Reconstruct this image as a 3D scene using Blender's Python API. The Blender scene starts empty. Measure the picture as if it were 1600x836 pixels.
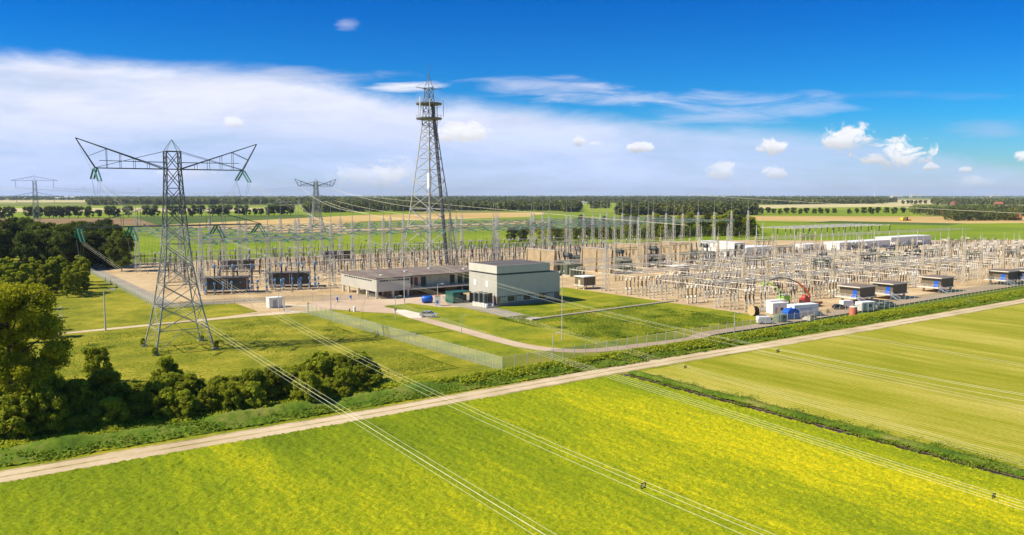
import bpy, math, random
import numpy as np
from mathutils import Vector, Matrix
R = math.radians
random.seed(7); RNG = np.random.default_rng(7)
scene = bpy.context.scene
col = scene.collection

# ------------------------------------------------------------------ camera, sky, sun, exposure
F, H = 1256.0, 37.0
PITCH = math.atan((418-304)/F)
cam_d = bpy.data.cameras.new("camera"); cam = bpy.data.objects.new("camera", cam_d); col.objects.link(cam)
cam_d.sensor_width = 36; cam_d.lens = 36*F/1600; cam_d.clip_start = 1; cam_d.clip_end = 60000
cam.location = (0, 0, H); cam.rotation_euler = (math.pi/2-PITCH, 0, 0)
scene.camera = cam
scene.view_settings.view_transform = 'Standard'; scene.view_settings.look = 'None'
scene.view_settings.exposure = 0.55; scene.view_settings.gamma = 1.0; scene.view_settings.use_curve_mapping = False
SUN_EL, SUN_AZ = R(45), R(-104)          # sun stands to the left; azimuth measured clockwise from +Y
sd = bpy.data.lights.new("sun", 'SUN'); sd.energy = 4.9; sd.angle = R(0.5); sd.color = (1.0, 0.90, 0.71)
sun = bpy.data.objects.new("sun", sd); col.objects.link(sun)
sdir = Vector((math.sin(SUN_AZ)*math.cos(SUN_EL), math.cos(SUN_AZ)*math.cos(SUN_EL), math.sin(SUN_EL)))
sun.rotation_euler = sdir.to_track_quat('Z', 'Y').to_euler(); sun.location = sdir*300
scene.cycles.max_bounces = 6; scene.cycles.transparent_max_bounces = 12
scene.cycles.volume_bounces = 0
HAZE_DENSITY = 3.6e-5

world = bpy.data.worlds.new("World"); scene.world = world; world.use_nodes = True
def px2dir(px, py):
    x = (px-800)/F; y = -(py-418)/F
    dy = math.cos(PITCH)+y*math.sin(PITCH); dz = -math.sin(PITCH)+y*math.cos(PITCH)
    return x/dy, dz/dy
def build_world():
    nt = world.node_tree; N = nt.nodes; L = nt.links; N.clear()
    def val(x): return x
    def math_(op, a, b=None, c=None, clamp=False):
        n = N.new('ShaderNodeMath'); n.operation = op; n.use_clamp = clamp
        for i, s in enumerate((a, b, c)):
            if s is None: continue
            if isinstance(s, (int, float)): n.inputs[i].default_value = s
            else: L.new(s, n.inputs[i])
        return n.outputs[0]
    def mix(f, a, b):
        n = N.new('ShaderNodeMix'); n.data_type = 'RGBA'
        if isinstance(f, (int, float)): n.inputs[0].default_value = f
        else: L.new(f, n.inputs[0])
        for s, i in ((a, 6), (b, 7)):
            if isinstance(s, tuple): n.inputs[i].default_value = (*s, 1)
            else: L.new(s, n.inputs[i])
        return n.outputs[2]
    def sstep(x, lo, hi):
        n = N.new('ShaderNodeMapRange'); n.interpolation_type = 'SMOOTHSTEP'
        L.new(x, n.inputs[0])
        for i, s in ((1, lo), (2, hi)):
            if isinstance(s, (int, float)): n.inputs[i].default_value = s
            else: L.new(s, n.inputs[i])
        return n.outputs[0]
    tc = N.new('ShaderNodeTexCoord')
    sep = N.new('ShaderNodeSeparateXYZ'); L.new(tc.outputs['Generated'], sep.inputs[0])
    X, Y, Z = sep.outputs
    ay = math_('MAXIMUM', math_('ABSOLUTE', Y), 0.12)
    sx = math_('DIVIDE', X, ay); sz = math_('DIVIDE', Z, ay)
    comb = N.new('ShaderNodeCombineXYZ'); L.new(sx, comb.inputs[0]); L.new(sz, comb.inputs[1])
    def noise(scale, stretch, detail=6, rough=.55, dist=0, off=0):
        m = N.new('ShaderNodeMapping'); m.inputs['Scale'].default_value = (1, stretch, 1); m.inputs['Location'].default_value = (off, off*.7, 0)
        L.new(comb.outputs[0], m.inputs[0])
        n = N.new('ShaderNodeTexNoise'); n.inputs['Scale'].default_value = scale; n.inputs['Detail'].default_value = detail
        n.inputs['Roughness'].default_value = rough; n.inputs['Distortion'].default_value = dist
        L.new(m.outputs[0], n.inputs[0]); return n.outputs[0]
    sky = N.new('ShaderNodeTexSky'); sky.sky_type = 'NISHITA'; sky.sun_disc = False
    sky.sun_elevation = SUN_EL; sky.sun_rotation = SUN_AZ; sky.air_density = 1.0; sky.dust_density = 0.3; sky.ozone_density = 3.0
    hs = N.new('ShaderNodeHueSaturation'); hs.inputs['Saturation'].default_value = 1.35; hs.inputs['Value'].default_value = 1.0
    L.new(sky.outputs[0], hs.inputs['Color'])
    # deeper blue away from the horizon, as in a polarised sky
    ramp = N.new('ShaderNodeValToRGB'); mrs = N.new('ShaderNodeMapRange'); L.new(sz, mrs.inputs[0]); mrs.inputs[1].default_value = -.02; mrs.inputs[2].default_value = 1.2; L.new(mrs.outputs[0], ramp.inputs[0])
    e = ramp.color_ramp.elements; e[0].position = 0; e[0].color = (.75, .86, 1.05, 1); e[1].position = 1; e[1].color = (.9, .95, 1.0, 1)
    m1 = e.new(.10); m1.color = (.12, .74, 1.22, 1); m1 = e.new(.20); m1.color = (.002, .55, 1.12, 1); m1 = e.new(.34); m1.color = (.002, .44, .98, 1); m1 = e.new(.6); m1.color = (.7, .85, 1.0, 1)
    mul = N.new('ShaderNodeMix'); mul.data_type = 'RGBA'; mul.blend_type = 'MULTIPLY'; mul.inputs[0].default_value = 1
    L.new(hs.outputs[0], mul.inputs[6]); L.new(ramp.outputs[0], mul.inputs[7])
    base = mul.outputs[2]
    # cloud bank: upper edge over azimuth
    edge = [(0, 78), (200, 90), (400, 104), (510, 120), (600, 142), (700, 152), (900, 172), (1100, 186), (1300, 206), (1450, 232), (1600, 262)]
    fc = N.new('ShaderNodeFloatCurve'); mr = N.new('ShaderNodeMapRange')
    L.new(sx, mr.inputs[0]); mr.inputs[1].default_value = -.64; mr.inputs[2].default_value = .64
    L.new(mr.outputs[0], fc.inputs[1])
    cv = fc.mapping.curves[0]; pts = []
    for px, py in edge:
        a, b = px2dir(px, py); pts.append(((a+.64)/1.28, b*4))
    cv.points[0].location = pts[0]; cv.points[1].location = pts[-1]
    for p in pts[1:-1]: cv.points.new(*p)
    fc.mapping.update()
    top = math_('DIVIDE', fc.outputs[0], 4.0)
    n1 = noise(5, 3.2, 8, .6, .3)
    depth = math_('ADD', math_('SUBTRACT', top, sz), math_('MULTIPLY', math_('SUBTRACT', n1, .5), .05))
    bank = sstep(depth, -0.006, 0.022)
    n2 = noise(3.0, 5.0, 7, .6, .4, 3.1)
    dens = math_('ADD', math_('MULTIPLY', sstep(sx, .60, -.30), .22), math_('ADD', .72, math_('MULTIPLY', math_('SUBTRACT', n2, .5), 1.3)), clamp=True)
    bank = math_('MULTIPLY', bank, dens, clamp=True)
    cr = N.new('ShaderNodeValToRGB'); L.new(sstep(sz, -0.01, 0.19), cr.inputs[0])
    e = cr.color_ramp.elements; e[0].position = 0; e[0].color = (5.9, 7.1, 10.2, 1); e[1].position = 1; e[1].color = (8.6, 8.7, 9.7, 1)
    q = e.new(.22); q.color = (5.6, 6.7, 9.8, 1); q = e.new(.50); q.color = (6.9, 7.5, 9.6, 1)
    n3 = noise(11, 4.5, 7, .65, .6, 7.7)
    shade = math_('ADD', .66, math_('ADD', math_('MULTIPLY', n2, .34), math_('MULTIPLY', n3, .30)))
    sc = N.new('ShaderNodeVectorMath'); sc.operation = 'SCALE'; L.new(cr.outputs[0], sc.inputs[0]); L.new(shade, sc.inputs[3])
    c = mix(bank, base, sc.outputs[0])
    # wisps over the bank
    def blob(px, py, rx, ry, ns, amp, soft):
        a, b = px2dir(px, py)
        dx = math_('DIVIDE', math_('SUBTRACT', sx, a), rx/F); dz = math_('DIVIDE', math_('SUBTRACT', sz, b), ry/F)
        r2 = math_('ADD', math_('MULTIPLY', dx, dx), math_('MULTIPLY', dz, dz))
        v = math_('ADD', math_('SUBTRACT', 1.0, r2), math_('MULTIPLY', math_('SUBTRACT', ns, .5), amp))
        return sstep(v, 0.0, soft)
    wn = noise(9, 6.0, 7, .6, .5, 1.7)
    for (px, py, rx, ry, al, cl) in ((850, 137, 150, 22, .75, (7.6, 7.7, 9.0)), (1010, 152, 150, 14, .7, (7.0, 7.4, 9.0)), (1170, 172, 190, 30, .65, (6.0, 6.7, 9.0)),
                                     (640, 136, 80, 9, .95, (9.3, 9.4, 9.8)), (480, 118, 170, 14, .5, (6.8, 7.0, 8.3)), (1540, 200, 80, 16, .35, (5.0, 5.6, 8.0)), (1450, 150, 160, 9, .2, (4.6, 5.4, 8.0)),
                                     (542, 39, 22, 12, .6, (6.0, 6.4, 8.4))):
        m = blob(px, py, rx, ry, wn, 3.4, 1.6)
        c = mix(math_('MULTIPLY', m, al), c, cl)
    # small cumulus
    cn = noise(34, 1.4, 7, .68, .9, 5.3); cn2 = noise(30, 1.6, 4, .6, 0, 9.3)
    for (px, py, rx, ry, al) in ((1328, 216, 42, 22, .95), (1400, 240, 50, 22, .95), (1207, 229, 22, 12, .9), (722, 206, 38, 19, .9), (905, 219, 10, 10, .85), (1000, 230, 18, 8, .85),
                                 (1127, 267, 26, 16, .65), (1210, 270, 17, 11, .6), (365, 191, 14, 9, .6), (575, 275, 60, 18, .45), (1454, 261, 12, 6, .7), (1600, 244, 16, 10, .9), (622, 272, 40, 26, .35),
                                 (930, 225, 9, 5, .5), (1508, 265, 12, 5, .6), (300, 272, 50, 10, .35), (1530, 283, 30, 9, .4)):
        m = blob(px, py, rx*1.15, ry*1.1, cn, 5.0, .9)
        a, b = px2dir(px, py)
        lum = math_('ADD', math_('MULTIPLY', sstep(sz, b-ry/F, b+ry/F*.3), .35), math_('ADD', .62, math_('MULTIPLY', math_('SUBTRACT', cn2, .5), .5)))
        s2 = N.new('ShaderNodeVectorMath'); s2.operation = 'SCALE'; s2.inputs[0].default_value = (9.6, 9.6, 9.9); L.new(lum, s2.inputs[3])
        c = mix(math_('MULTIPLY', m, al), c, s2.outputs[0])
    bg = N.new('ShaderNodeBackground'); bg.inputs[1].default_value = 0.075; L.new(c, bg.inputs[0])
    out = N.new('ShaderNodeOutputWorld'); L.new(bg.outputs[0], out.inputs[0])
build_world()

# ------------------------------------------------------------------ site frame: u runs right and away along the fence, v left and away
ANG = R(35.4); CA, SA = math.cos(ANG), math.sin(ANG)
def ray(px, py):
    x = (px-800)/F; y = -(py-418)/F
    return (x, math.cos(PITCH)+y*math.sin(PITCH), -math.sin(PITCH)+y*math.cos(PITCH))
def G(px, py, z=0.0):                     # survey help: a point of the ground from a sight line
    d = ray(px, py); t = (z-H)/d[2]; return d[0]*t, d[1]*t
OX, OY = G(785, 580)
OU0 = OX*CA+OY*SA; OV0 = -OX*SA+OY*CA
def W(u, v): return OX+u*CA-v*SA, OY+u*SA+v*CA
def toUV(x, y): x -= OX; y -= OY; return x*CA+y*SA, -x*SA+y*CA
def PU(px, py): return toUV(*G(px, py))

# ------------------------------------------------------------------ materials
MATS = {}
def mat(name, c, rough=.7, metal=0.0, var=.12, scale=1.2, bump=0.0, c2=None, coord='Object', vary_obj=0.0, stripes=None):
    if name in MATS: return MATS[name]
    m = bpy.data.materials.new(name); m.use_nodes = True; N = m.node_tree.nodes; L = m.node_tree.links
    b = N['Principled BSDF']; b.inputs['Roughness'].default_value = rough; b.inputs['Metallic'].default_value = metal
    tc = N.new('ShaderNodeTexCoord'); nz = N.new('ShaderNodeTexNoise'); nz.inputs['Scale'].default_value = scale; nz.inputs['Detail'].default_value = 5
    L.new(tc.outputs[coord], nz.inputs[0])
    rp = N.new('ShaderNodeValToRGB'); L.new(nz.outputs[0], rp.inputs[0])
    lo = [x*(1-var) for x in c]; hi = list(c2) if c2 else [min(1, x*(1+var)) for x in c]
    e = rp.color_ramp.elements; e[0].position = .3; e[0].color = (*lo, 1); e[1].position = .7; e[1].color = (*hi, 1)
    outc = rp.outputs[0]
    if stripes:                            # (axis, scale, darkness): panel joints or louvres
        ax, sc, dk = stripes
        w = N.new('ShaderNodeTexWave'); w.bands_direction = ax; w.inputs['Scale'].default_value = sc; L.new(tc.outputs['Object'], w.inputs[0])
        r2 = N.new('ShaderNodeValToRGB'); L.new(w.outputs[0], r2.inputs[0]); r2.color_ramp.elements[0].position = .08; r2.color_ramp.elements[1].position = .2
        r2.color_ramp.elements[0].color = (dk, dk, dk, 1)
        mx = N.new('ShaderNodeMix'); mx.data_type = 'RGBA'; mx.blend_type = 'MULTIPLY'; mx.inputs[0].default_value = 1
        L.new(outc, mx.inputs[6]); L.new(r2.outputs[0], mx.inputs[7]); outc = mx.outputs[2]
    if vary_obj:
        oi = N.new('ShaderNodeObjectInfo'); h = N.new('ShaderNodeHueSaturation')
        mr = N.new('ShaderNodeMapRange'); L.new(oi.outputs['Random'], mr.inputs[0]); mr.inputs[3].default_value = 1-vary_obj; mr.inputs[4].default_value = 1+vary_obj
        L.new(mr.outputs[0], h.inputs['Value']); L.new(outc, h.inputs['Color'])
        mr2 = N.new('ShaderNodeMapRange'); L.new(oi.outputs['Random'], mr2.inputs[0]); mr2.inputs[3].default_value = .5+vary_obj*.06; mr2.inputs[4].default_value = .5-vary_obj*.06
        L.new(mr2.outputs[0], h.inputs['Hue']); outc = h.outputs[0]
    L.new(outc, b.inputs['Base Color'])
    if bump:
        bp = N.new('ShaderNodeBump'); bp.inputs['Strength'].default_value = bump; n2 = N.new('ShaderNodeTexNoise'); n2.inputs['Scale'].default_value = scale*3; n2.inputs['Detail'].default_value = 4
        L.new(tc.outputs[coord], n2.inputs[0]); L.new(n2.outputs[0], bp.inputs['Height']); L.new(bp.outputs[0], b.inputs['Normal'])
    MATS[name] = m; return m

def ground_mat(name, stops, big=.02, fine=1.5, wide=.25, rough=.95, rowdir=None, rowscale=1.0, rowamt=0.0, stretch=None, bump=.3, g2w=.8, grad=None):
    """several noises over world metres: broad patches choose along the stops, fine noise adds grain"""
    m = bpy.data.materials.new(name); m.use_nodes = True; N = m.node_tree.nodes; L = m.node_tree.links
    b = N['Principled BSDF']; b.inputs['Roughness'].default_value = rough; b.inputs['Specular IOR Level'].default_value = .15
    tc = N.new('ShaderNodeTexCoord'); mp = N.new('ShaderNodeMapping'); mp.vector_type = 'POINT'
    mp.inputs['Rotation'].default_value = (0, 0, -ANG); L.new(tc.outputs['Object'], mp.inputs[0])
    mp2 = N.new('ShaderNodeMapping'); mp2.inputs['Scale'].default_value = stretch or (1, 1, 1); L.new(mp.outputs[0], mp2.inputs[0])
    def nz(s, d, src, r=.6):
        n = N.new('ShaderNodeTexNoise'); n.inputs['Scale'].default_value = s; n.inputs['Detail'].default_value = d; n.inputs['Roughness'].default_value = r
        L.new(src.outputs[0], n.inputs[0]); return n.outputs[0]
    def ma(op, a, c):
        n = N.new('ShaderNodeMath'); n.operation = op
        for i, s in enumerate((a, c)):
            if isinstance(s, (int, float)): n.inputs[i].default_value = s
            else: L.new(s, n.inputs[i])
        return n.outputs[0]
    f = nz(big, 6, mp2)
    g = nz(fine, 5, mp, .75)
    g2 = nz(fine*.17, 4, mp2)
    s = ma('ADD', f, ma('ADD', ma('MULTIPLY', ma('SUBTRACT', g, .5), wide), ma('MULTIPLY', ma('SUBTRACT', g2, .5), wide*g2w)))
    if grad:
        sp = N.new('ShaderNodeSeparateXYZ'); L.new(mp.outputs[0], sp.inputs[0])
        for ax, at, k_, lo_, hi_ in grad:
            q_ = ma('MULTIPLY', ma('SUBTRACT', sp.outputs[ax], at), k_); s = ma('ADD', s, ma('MINIMUM', ma('MAXIMUM', q_, lo_), hi_))
    if rowamt:
        w = N.new('ShaderNodeTexWave'); w.bands_direction = rowdir or 'X'; w.inputs['Scale'].default_value = rowscale; w.inputs['Distortion'].default_value = 1.0
        w.inputs['Detail'].default_value = 2; L.new(mp.outputs[0], w.inputs[0])
        s = ma('ADD', s, ma('MULTIPLY', ma('SUBTRACT', w.outputs[0], .5), rowamt))
    rp = N.new('ShaderNodeValToRGB'); L.new(s, rp.inputs[0]); el = rp.color_ramp.elements
    el[0].position, el[0].color = stops[0][0], (*stops[0][1], 1); el[1].position, el[1].color = stops[-1][0], (*stops[-1][1], 1)
    for p, c in stops[1:-1]: q = el.new(p); q.color = (*c, 1)
    L.new(rp.outputs[0], b.inputs['Base Color'])
    if bump:
        bp = N.new('ShaderNodeBump'); bp.inputs['Strength'].default_value = bump; bp.inputs['Distance'].default_value = .3
        L.new(g, bp.inputs['Height']); L.new(bp.outputs[0], b.inputs['Normal'])
    return m

def leaf_mat(name, dark, light, scale=.35, trans=.3, vary=.25):
    m = bpy.data.materials.new(name); m.use_nodes = True; N = m.node_tree.nodes; L = m.node_tree.links
    out = N['Material Output']; b = N['Principled BSDF']; b.inputs['Roughness'].default_value = .75; b.inputs['Specular IOR Level'].default_value = .2
    tc = N.new('ShaderNodeTexCoord'); n = N.new('ShaderNodeTexNoise'); n.inputs['Scale'].default_value = scale; n.inputs['Detail'].default_value = 6; n.inputs['Roughness'].default_value = .7
    L.new(tc.outputs['Object'], n.inputs[0]); rp = N.new('ShaderNodeValToRGB'); L.new(n.outputs[0], rp.inputs[0])
    e = rp.color_ramp.elements; e[0].position = .32; e[0].color = (*dark, 1); e[1].position = .68; e[1].color = (*light, 1)
    oi = N.new('ShaderNodeObjectInfo'); h = N.new('ShaderNodeHueSaturation'); mr = N.new('ShaderNodeMapRange')
    L.new(oi.outputs['Random'], mr.inputs[0]); mr.inputs[3].default_value = 1-vary; mr.inputs[4].default_value = 1+vary
    L.new(mr.outputs[0], h.inputs['Value']); L.new(rp.outputs[0], h.inputs['Color'])
    L.new(h.outputs[0], b.inputs['Base Color'])
    t = N.new('ShaderNodeBsdfTranslucent'); L.new(h.outputs[0], t.inputs[0])
    mx = N.new('ShaderNodeMixShader'); mx.inputs[0].default_value = trans; L.new(b.outputs[0], mx.inputs[1]); L.new(t.outputs[0], mx.inputs[2]); L.new(mx.outputs[0], out.inputs[0])
    return m

M = {}
def setm():
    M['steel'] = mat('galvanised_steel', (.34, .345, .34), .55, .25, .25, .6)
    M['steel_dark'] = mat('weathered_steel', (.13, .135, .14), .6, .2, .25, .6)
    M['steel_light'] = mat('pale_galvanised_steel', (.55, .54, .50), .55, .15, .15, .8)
    M['grey_paint'] = mat('grey_paint', (.42, .42, .40), .5, 0, .1, 1)
    M['tan_steel'] = mat('tan_steel', (.60, .52, .38), .6, 0, .15, .8)
    M['wire'] = mat('aluminium_wire', (.74, .70, .52), .5, .0, .05, .1)
    M['wire_dark'] = mat('weathered_wire', (.20, .20, .19), .5, .4, .1, .1)
    M['green_glass'] = mat('green_glass_insulator', (.035, .22, .15), .25, 0, .2, 3)
    M['porcelain'] = mat('brown_porcelain', (.06, .03, .022), .35, 0, .3, 3)
    M['black_porcelain'] = mat('black_porcelain', (.025, .025, .03), .35, 0, .3, 3)
    M['grey_porcelain'] = mat('grey_porcelain', (.30, .31, .33), .35, 0, .2, 3)
    M['blue'] = mat('blue_paint', (.13, .30, .50), .45, 0, .15, 2)
    M['pale_blue'] = mat('pale_blue_paint', (.34, .47, .60), .5, 0, .1, 2)
    M['strong_blue'] = mat('strong_blue_paint', (.01, .11, .52), .4, 0, .15, 2)
    M['concrete'] = mat('concrete', (.44, .40, .33), .85, 0, .2, .7, .1)
    M['tan_concrete'] = mat('tan_concrete', (.37, .285, .175), .9, 0, .18, .35, .1)
    M['white'] = mat('white_paint', (.80, .80, .79), .45, 0, .04, .8)
    M['white_panel'] = mat('white_panel', (.80, .79, .75), .5, 0, .04, .5, 0, None, 'Object', 0, ('X', .12, .85))
    M['offwhite'] = mat('offwhite_paint', (.66, .62, .52), .55, 0, .1, 1)
    M['grey_green'] = mat('grey_green_panel', (.56, .54, .47), .6, 0, .06, .3, 0, None, 'Object', 0, ('X', .42, .80))
    M['grey_green_band'] = mat('grey_green_band', (.56, .54, .47), .6, 0, .06, .3)
    M['brick'] = mat('grey_brick', (.24, .20, .17), .85, 0, .2, 3)
    M['roof'] = mat('brown_roofing', (.16, .12, .10), .9, 0, .2, .15, .1, (.24, .19, .16))
    M['dark_roof'] = mat('dark_roofing', (.10, .09, .09), .9, 0, .25, .2, .1)
    M['louvre'] = mat('brown_louvre', (.11, .085, .06), .7, 0, .15, 1, 0, None, 'Object', 0, ('Z', 1.6, .55))
    M['dark_panel'] = mat('grey_brown_panel', (.15, .115, .07), .7, 0, .1, .6, 0, None, 'Object', 0, ('X', .7, .7))
    M['glass'] = mat('window_glass', (.035, .05, .055), .08, 0, .3, .8)
    M['pale_glass'] = mat('window_blinds', (.40, .44, .38), .3, 0, .2, .8)
    M['red_door'] = mat('red_door_paint', (.22, .04, .03), .5, 0, .1, 1)
    M['green_box'] = mat('dark_green_paint', (.02, .11, .085), .45, 0, .2, 1)
    M['bright_green'] = mat('lime_green_paint', (.30, .72, .03), .4, 0, .1, 1)
    M['orange'] = mat('orange_paint', (.72, .13, .02), .4, 0, .1, 1)
    M['red'] = mat('red_paint', (.42, .04, .03), .4, 0, .15, 1)
    M['salmon'] = mat('salmon_plastic', (.62, .20, .12), .5, 0, .1, 1)
    M['black'] = mat('black_rubber', (.02, .02, .02), .7, 0, .2, 2)
    M['car_black'] = mat('black_car_paint', (.015, .017, .02), .2, .2, .1, 1)
    M['car_silver'] = mat('silver_car_paint', (.50, .51, .53), .25, .3, .05, 1)
    M['wood'] = mat('pale_wood', (.52, .38, .20), .8, 0, .2, 2)
    M['trans_green'] = mat('transformer_green', (.21, .25, .17), .6, 0, .15, .8)
    M['trans_dark'] = mat('transformer_grey', (.085, .10, .10), .6, 0, .2, .8)
    M['bark'] = mat('bark', (.10, .075, .05), .9, 0, .3, 2, .2)
    M['red_roof'] = mat('orange_roof_tiles', (.36, .13, .065), .8, 0, .15, .5)
    M['house_brick'] = mat('house_brick', (.30, .16, .11), .85, 0, .15, .5)
    M['yellow'] = mat('yellow_paint', (.75, .55, .02), .4, 0, .1, 1)
    M['leaf_tree'] = leaf_mat('leaves_near_tree', (.19, .23, .008), (.56, .52, .02), 1.8, .5, .1)
    M['leaf_dark'] = leaf_mat('leaves_dark', (.045, .075, .010), (.16, .19, .018), .8, .35, .3)
    M['leaf_mid'] = leaf_mat('leaves_mid', (.16, .22, .010), (.46, .47, .024), 1.1, .45, .2)
    M['leaf_hedge'] = leaf_mat('leaves_hedge', (.13, .19, .010), (.48, .50, .03), 2.2, .5, .3)
    M['leaf_far'] = leaf_mat('leaves_far', (.028, .050, .014), (.20, .21, .03), .016, .2, .2)
    M['leaf_grass'] = leaf_mat('tall_grass', (.09, .16, .010), (.24, .32, .02), .25, .35, .1)
    # fence mesh: thin galvanised wires, partly see-through
    m = bpy.data.materials.new('fence_wire_mesh'); m.use_nodes = True; N = m.node_tree.nodes; L = m.node_tree.links
    b = N['Principled BSDF']; b.inputs['Roughness'].default_value = .5
    tc = N.new('ShaderNodeTexCoord'); n = N.new('ShaderNodeTexNoise'); n.inputs['Scale'].default_value = 1.5; L.new(tc.outputs['Object'], n.inputs[0])
    rp = N.new('ShaderNodeValToRGB'); rp.color_ramp.elements[0].color = (.36, .38, .30, 1); rp.color_ramp.elements[1].color = (.50, .52, .42, 1); L.new(n.outputs[0], rp.inputs[0]); L.new(rp.outputs[0], b.inputs['Base Color'])
    tr = N.new('ShaderNodeBsdfTransparent'); mx = N.new('ShaderNodeMixShader'); mx.inputs[0].default_value = .34
    L.new(tr.outputs[0], mx.inputs[1]); L.new(b.outputs[0], mx.inputs[2]); L.new(mx.outputs[0], N['Material Output'].inputs[0]); M['mesh'] = m
setm()

# ------------------------------------------------------------------ mesh building
class MB:
    def __init__(s): s.v = []; s.f = []
    def quad_box(s, p):                    # 8 points: bottom ring then top ring
        k = len(s.v); s.v += [tuple(q) for q in p]
        s.f += [(k, k+3, k+2, k+1), (k+4, k+5, k+6, k+7)]+[(k+i, k+(i+1) % 4, k+4+(i+1) % 4, k+4+i) for i in range(4)]; return s
    def box(s, x0, x1, y0, y1, z0, z1):
        return s.quad_box([(x0, y0, z0), (x1, y0, z0), (x1, y1, z0), (x0, y1, z0), (x0, y0, z1), (x1, y0, z1), (x1, y1, z1), (x0, y1, z1)])
    def cbox(s, x, y, z0, w, d, h): return s.box(x-w/2, x+w/2, y-d/2, y+d/2, z0, z0+h)
    def beam(s, a, b, w, n=4, w2=None, caps=False):
        a = Vector(a); b = Vector(b); d = (b-a)
        if d.length < 1e-6: return s
        d.normalize(); up = Vector((0, 0, 1)) if abs(d.z) < .95 else Vector((1, 0, 0))
        p = d.cross(up).normalized(); q = d.cross(p); k = len(s.v); w2 = w if w2 is None else w2
        for c, ww in ((a, w), (b, w2)):
            for i in range(n):
                t = 2*math.pi*(i+.5)/n; s.v.append(tuple(c+(p*math.cos(t)+q*math.sin(t))*ww/2))
        s.f += [(k+i, k+(i+1) % n, k+n+(i+1) % n, k+n+i) for i in range(n)]
        if caps: s.f += [tuple(range(k, k+n))[::-1], tuple(range(k+n, k+2*n))]
        return s
    def path(s, pts, w, n=4):
        for a, b in zip(pts[:-1], pts[1:]): s.beam(a, b, w, n)
        return s
    def lathe(s, prof, x=0, y=0, n=8, caps=True):  # prof: [(z,r)]
        k = len(s.v)
        for z, r in prof:
            for i in range(n):
                t = 2*math.pi*i/n; s.v.append((x+r*math.cos(t), y+r*math.sin(t), z))
        for j in range(len(prof)-1):
            for i in range(n): s.f.append((k+j*n+i, k+j*n+(i+1) % n, k+(j+1)*n+(i+1) % n, k+(j+1)*n+i))
        if caps: s.f += [tuple(range(k, k+n))[::-1], tuple(range(k+(len(prof)-1)*n, k+len(prof)*n))]
        return s
    def ribs(s, x, y, z0, z1, r, n=8, k=6):
        prof = []
        for i in range(k):
            a = z0+(z1-z0)*i/k; h = (z1-z0)/k
            prof += [(a, r*.62), (a+h*.45, r), (a+h*.6, r*.62)]
        prof.append((z1, r*.62)); return s.lathe(prof, x, y, n)
    def string(s, a, b, r, k=10, n=6):     # insulator string between two points
        a = Vector(a); b = Vector(b)
        for i in range(k):
            p = a.lerp(b, (i+.1)/k); q = a.lerp(b, (i+.55)/k); e = a.lerp(b, (i+1.1)/k)
            s.beam(p, q, r*2, n, r*1.2); s.beam(q, e, r*.9, 4)
        return s
    def prism(s, prof, y0, y1):             # profile of (x,z) extruded along y
        k = len(s.v); n = len(prof)
        s.v += [(x, y0, z) for x, z in prof]+[(x, y1, z) for x, z in prof]
        s.f += [tuple(range(k, k+n)), tuple(range(k+2*n-1, k+n-1, -1))]+[(k+i, k+n+i, k+n+(i+1) % n, k+(i+1) % n) for i in range(n)]
        return s
    def mesh(s, name, m, smooth=False):
        me = bpy.data.meshes.new(name); me.from_pydata(s.v, [], s.f); me.materials.append(m)
        if smooth: me.polygons.foreach_set('use_smooth', [True]*len(me.polygons))
        me.update(); return me
    def build(s, name, m, parent=None, smooth=False):
        o = bpy.data.objects.new(name, s.mesh(name, m, smooth)); col.objects.link(o)
        if parent is not None: o.parent = parent
        return o
def tag(o, label=None, cat=None, group=None, kind=None):
    for k, x in (('label', label), ('category', cat), ('group', group), ('kind', kind)):
        if x: o[k] = x
    return o
def put(o, u, v, z=0, rot=0, s=1):
    x, y = W(u, v); o.location = (x, y, z); o.rotation_euler = (0, 0, ANG+rot); o.scale = (s, s, s) if not isinstance(s, tuple) else s
    return o
def thing(name, label, cat, u=0, v=0, z=0, rot=0, group=None):
    o = bpy.data.objects.new(name, None); o.empty_display_size = .5; col.objects.link(o); put(o, u, v, z, rot); return tag(o, label, cat, group)
def copy_tree(o, parent=None):
    c = o.copy(); col.objects.link(c)
    if parent is not None: c.parent = parent
    for ch in CH.get(o.name, None) or [x for x in o.children]: copy_tree(ch, c)
    return c
CH = {}
PROTO = {}
def place(key, maker, u, v, z=0, rot=0, s=1, label=None, group=None):
    """first call makes the thing itself, later calls copy it with its parts"""
    if key not in PROTO:
        o = maker(); PROTO[key] = o
        def reg(x):
            CH[x.name] = [c for c in bpy.data.objects if c.parent == x]
            for c in CH[x.name]: reg(c)
        reg(o)
    else: o = copy_tree(PROTO[key])
    put(o, u, v, z, rot, s)
    if label: o['label'] = label
    if group: o['group'] = group
    return o

# ------------------------------------------------------------------ setting: ground sheets
def sheet(name, pts, m, z, uv=True, kind='structure'):
    w = [W(*p) if uv else p for p in pts]
    me = bpy.data.meshes.new(name); me.from_pydata([(x, y, z) for x, y in w], [], [tuple(range(len(w)))]); me.materials.append(m); me.update()
    if me.polygons[0].normal.z < 0: me.flip_normals()
    o = bpy.data.objects.new(name, me); col.objects.link(o); return tag(o, kind=kind)
def psheet(name, pts, m, z): return sheet(name, [G(*p) for p in pts], m, z, uv=False)

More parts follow.
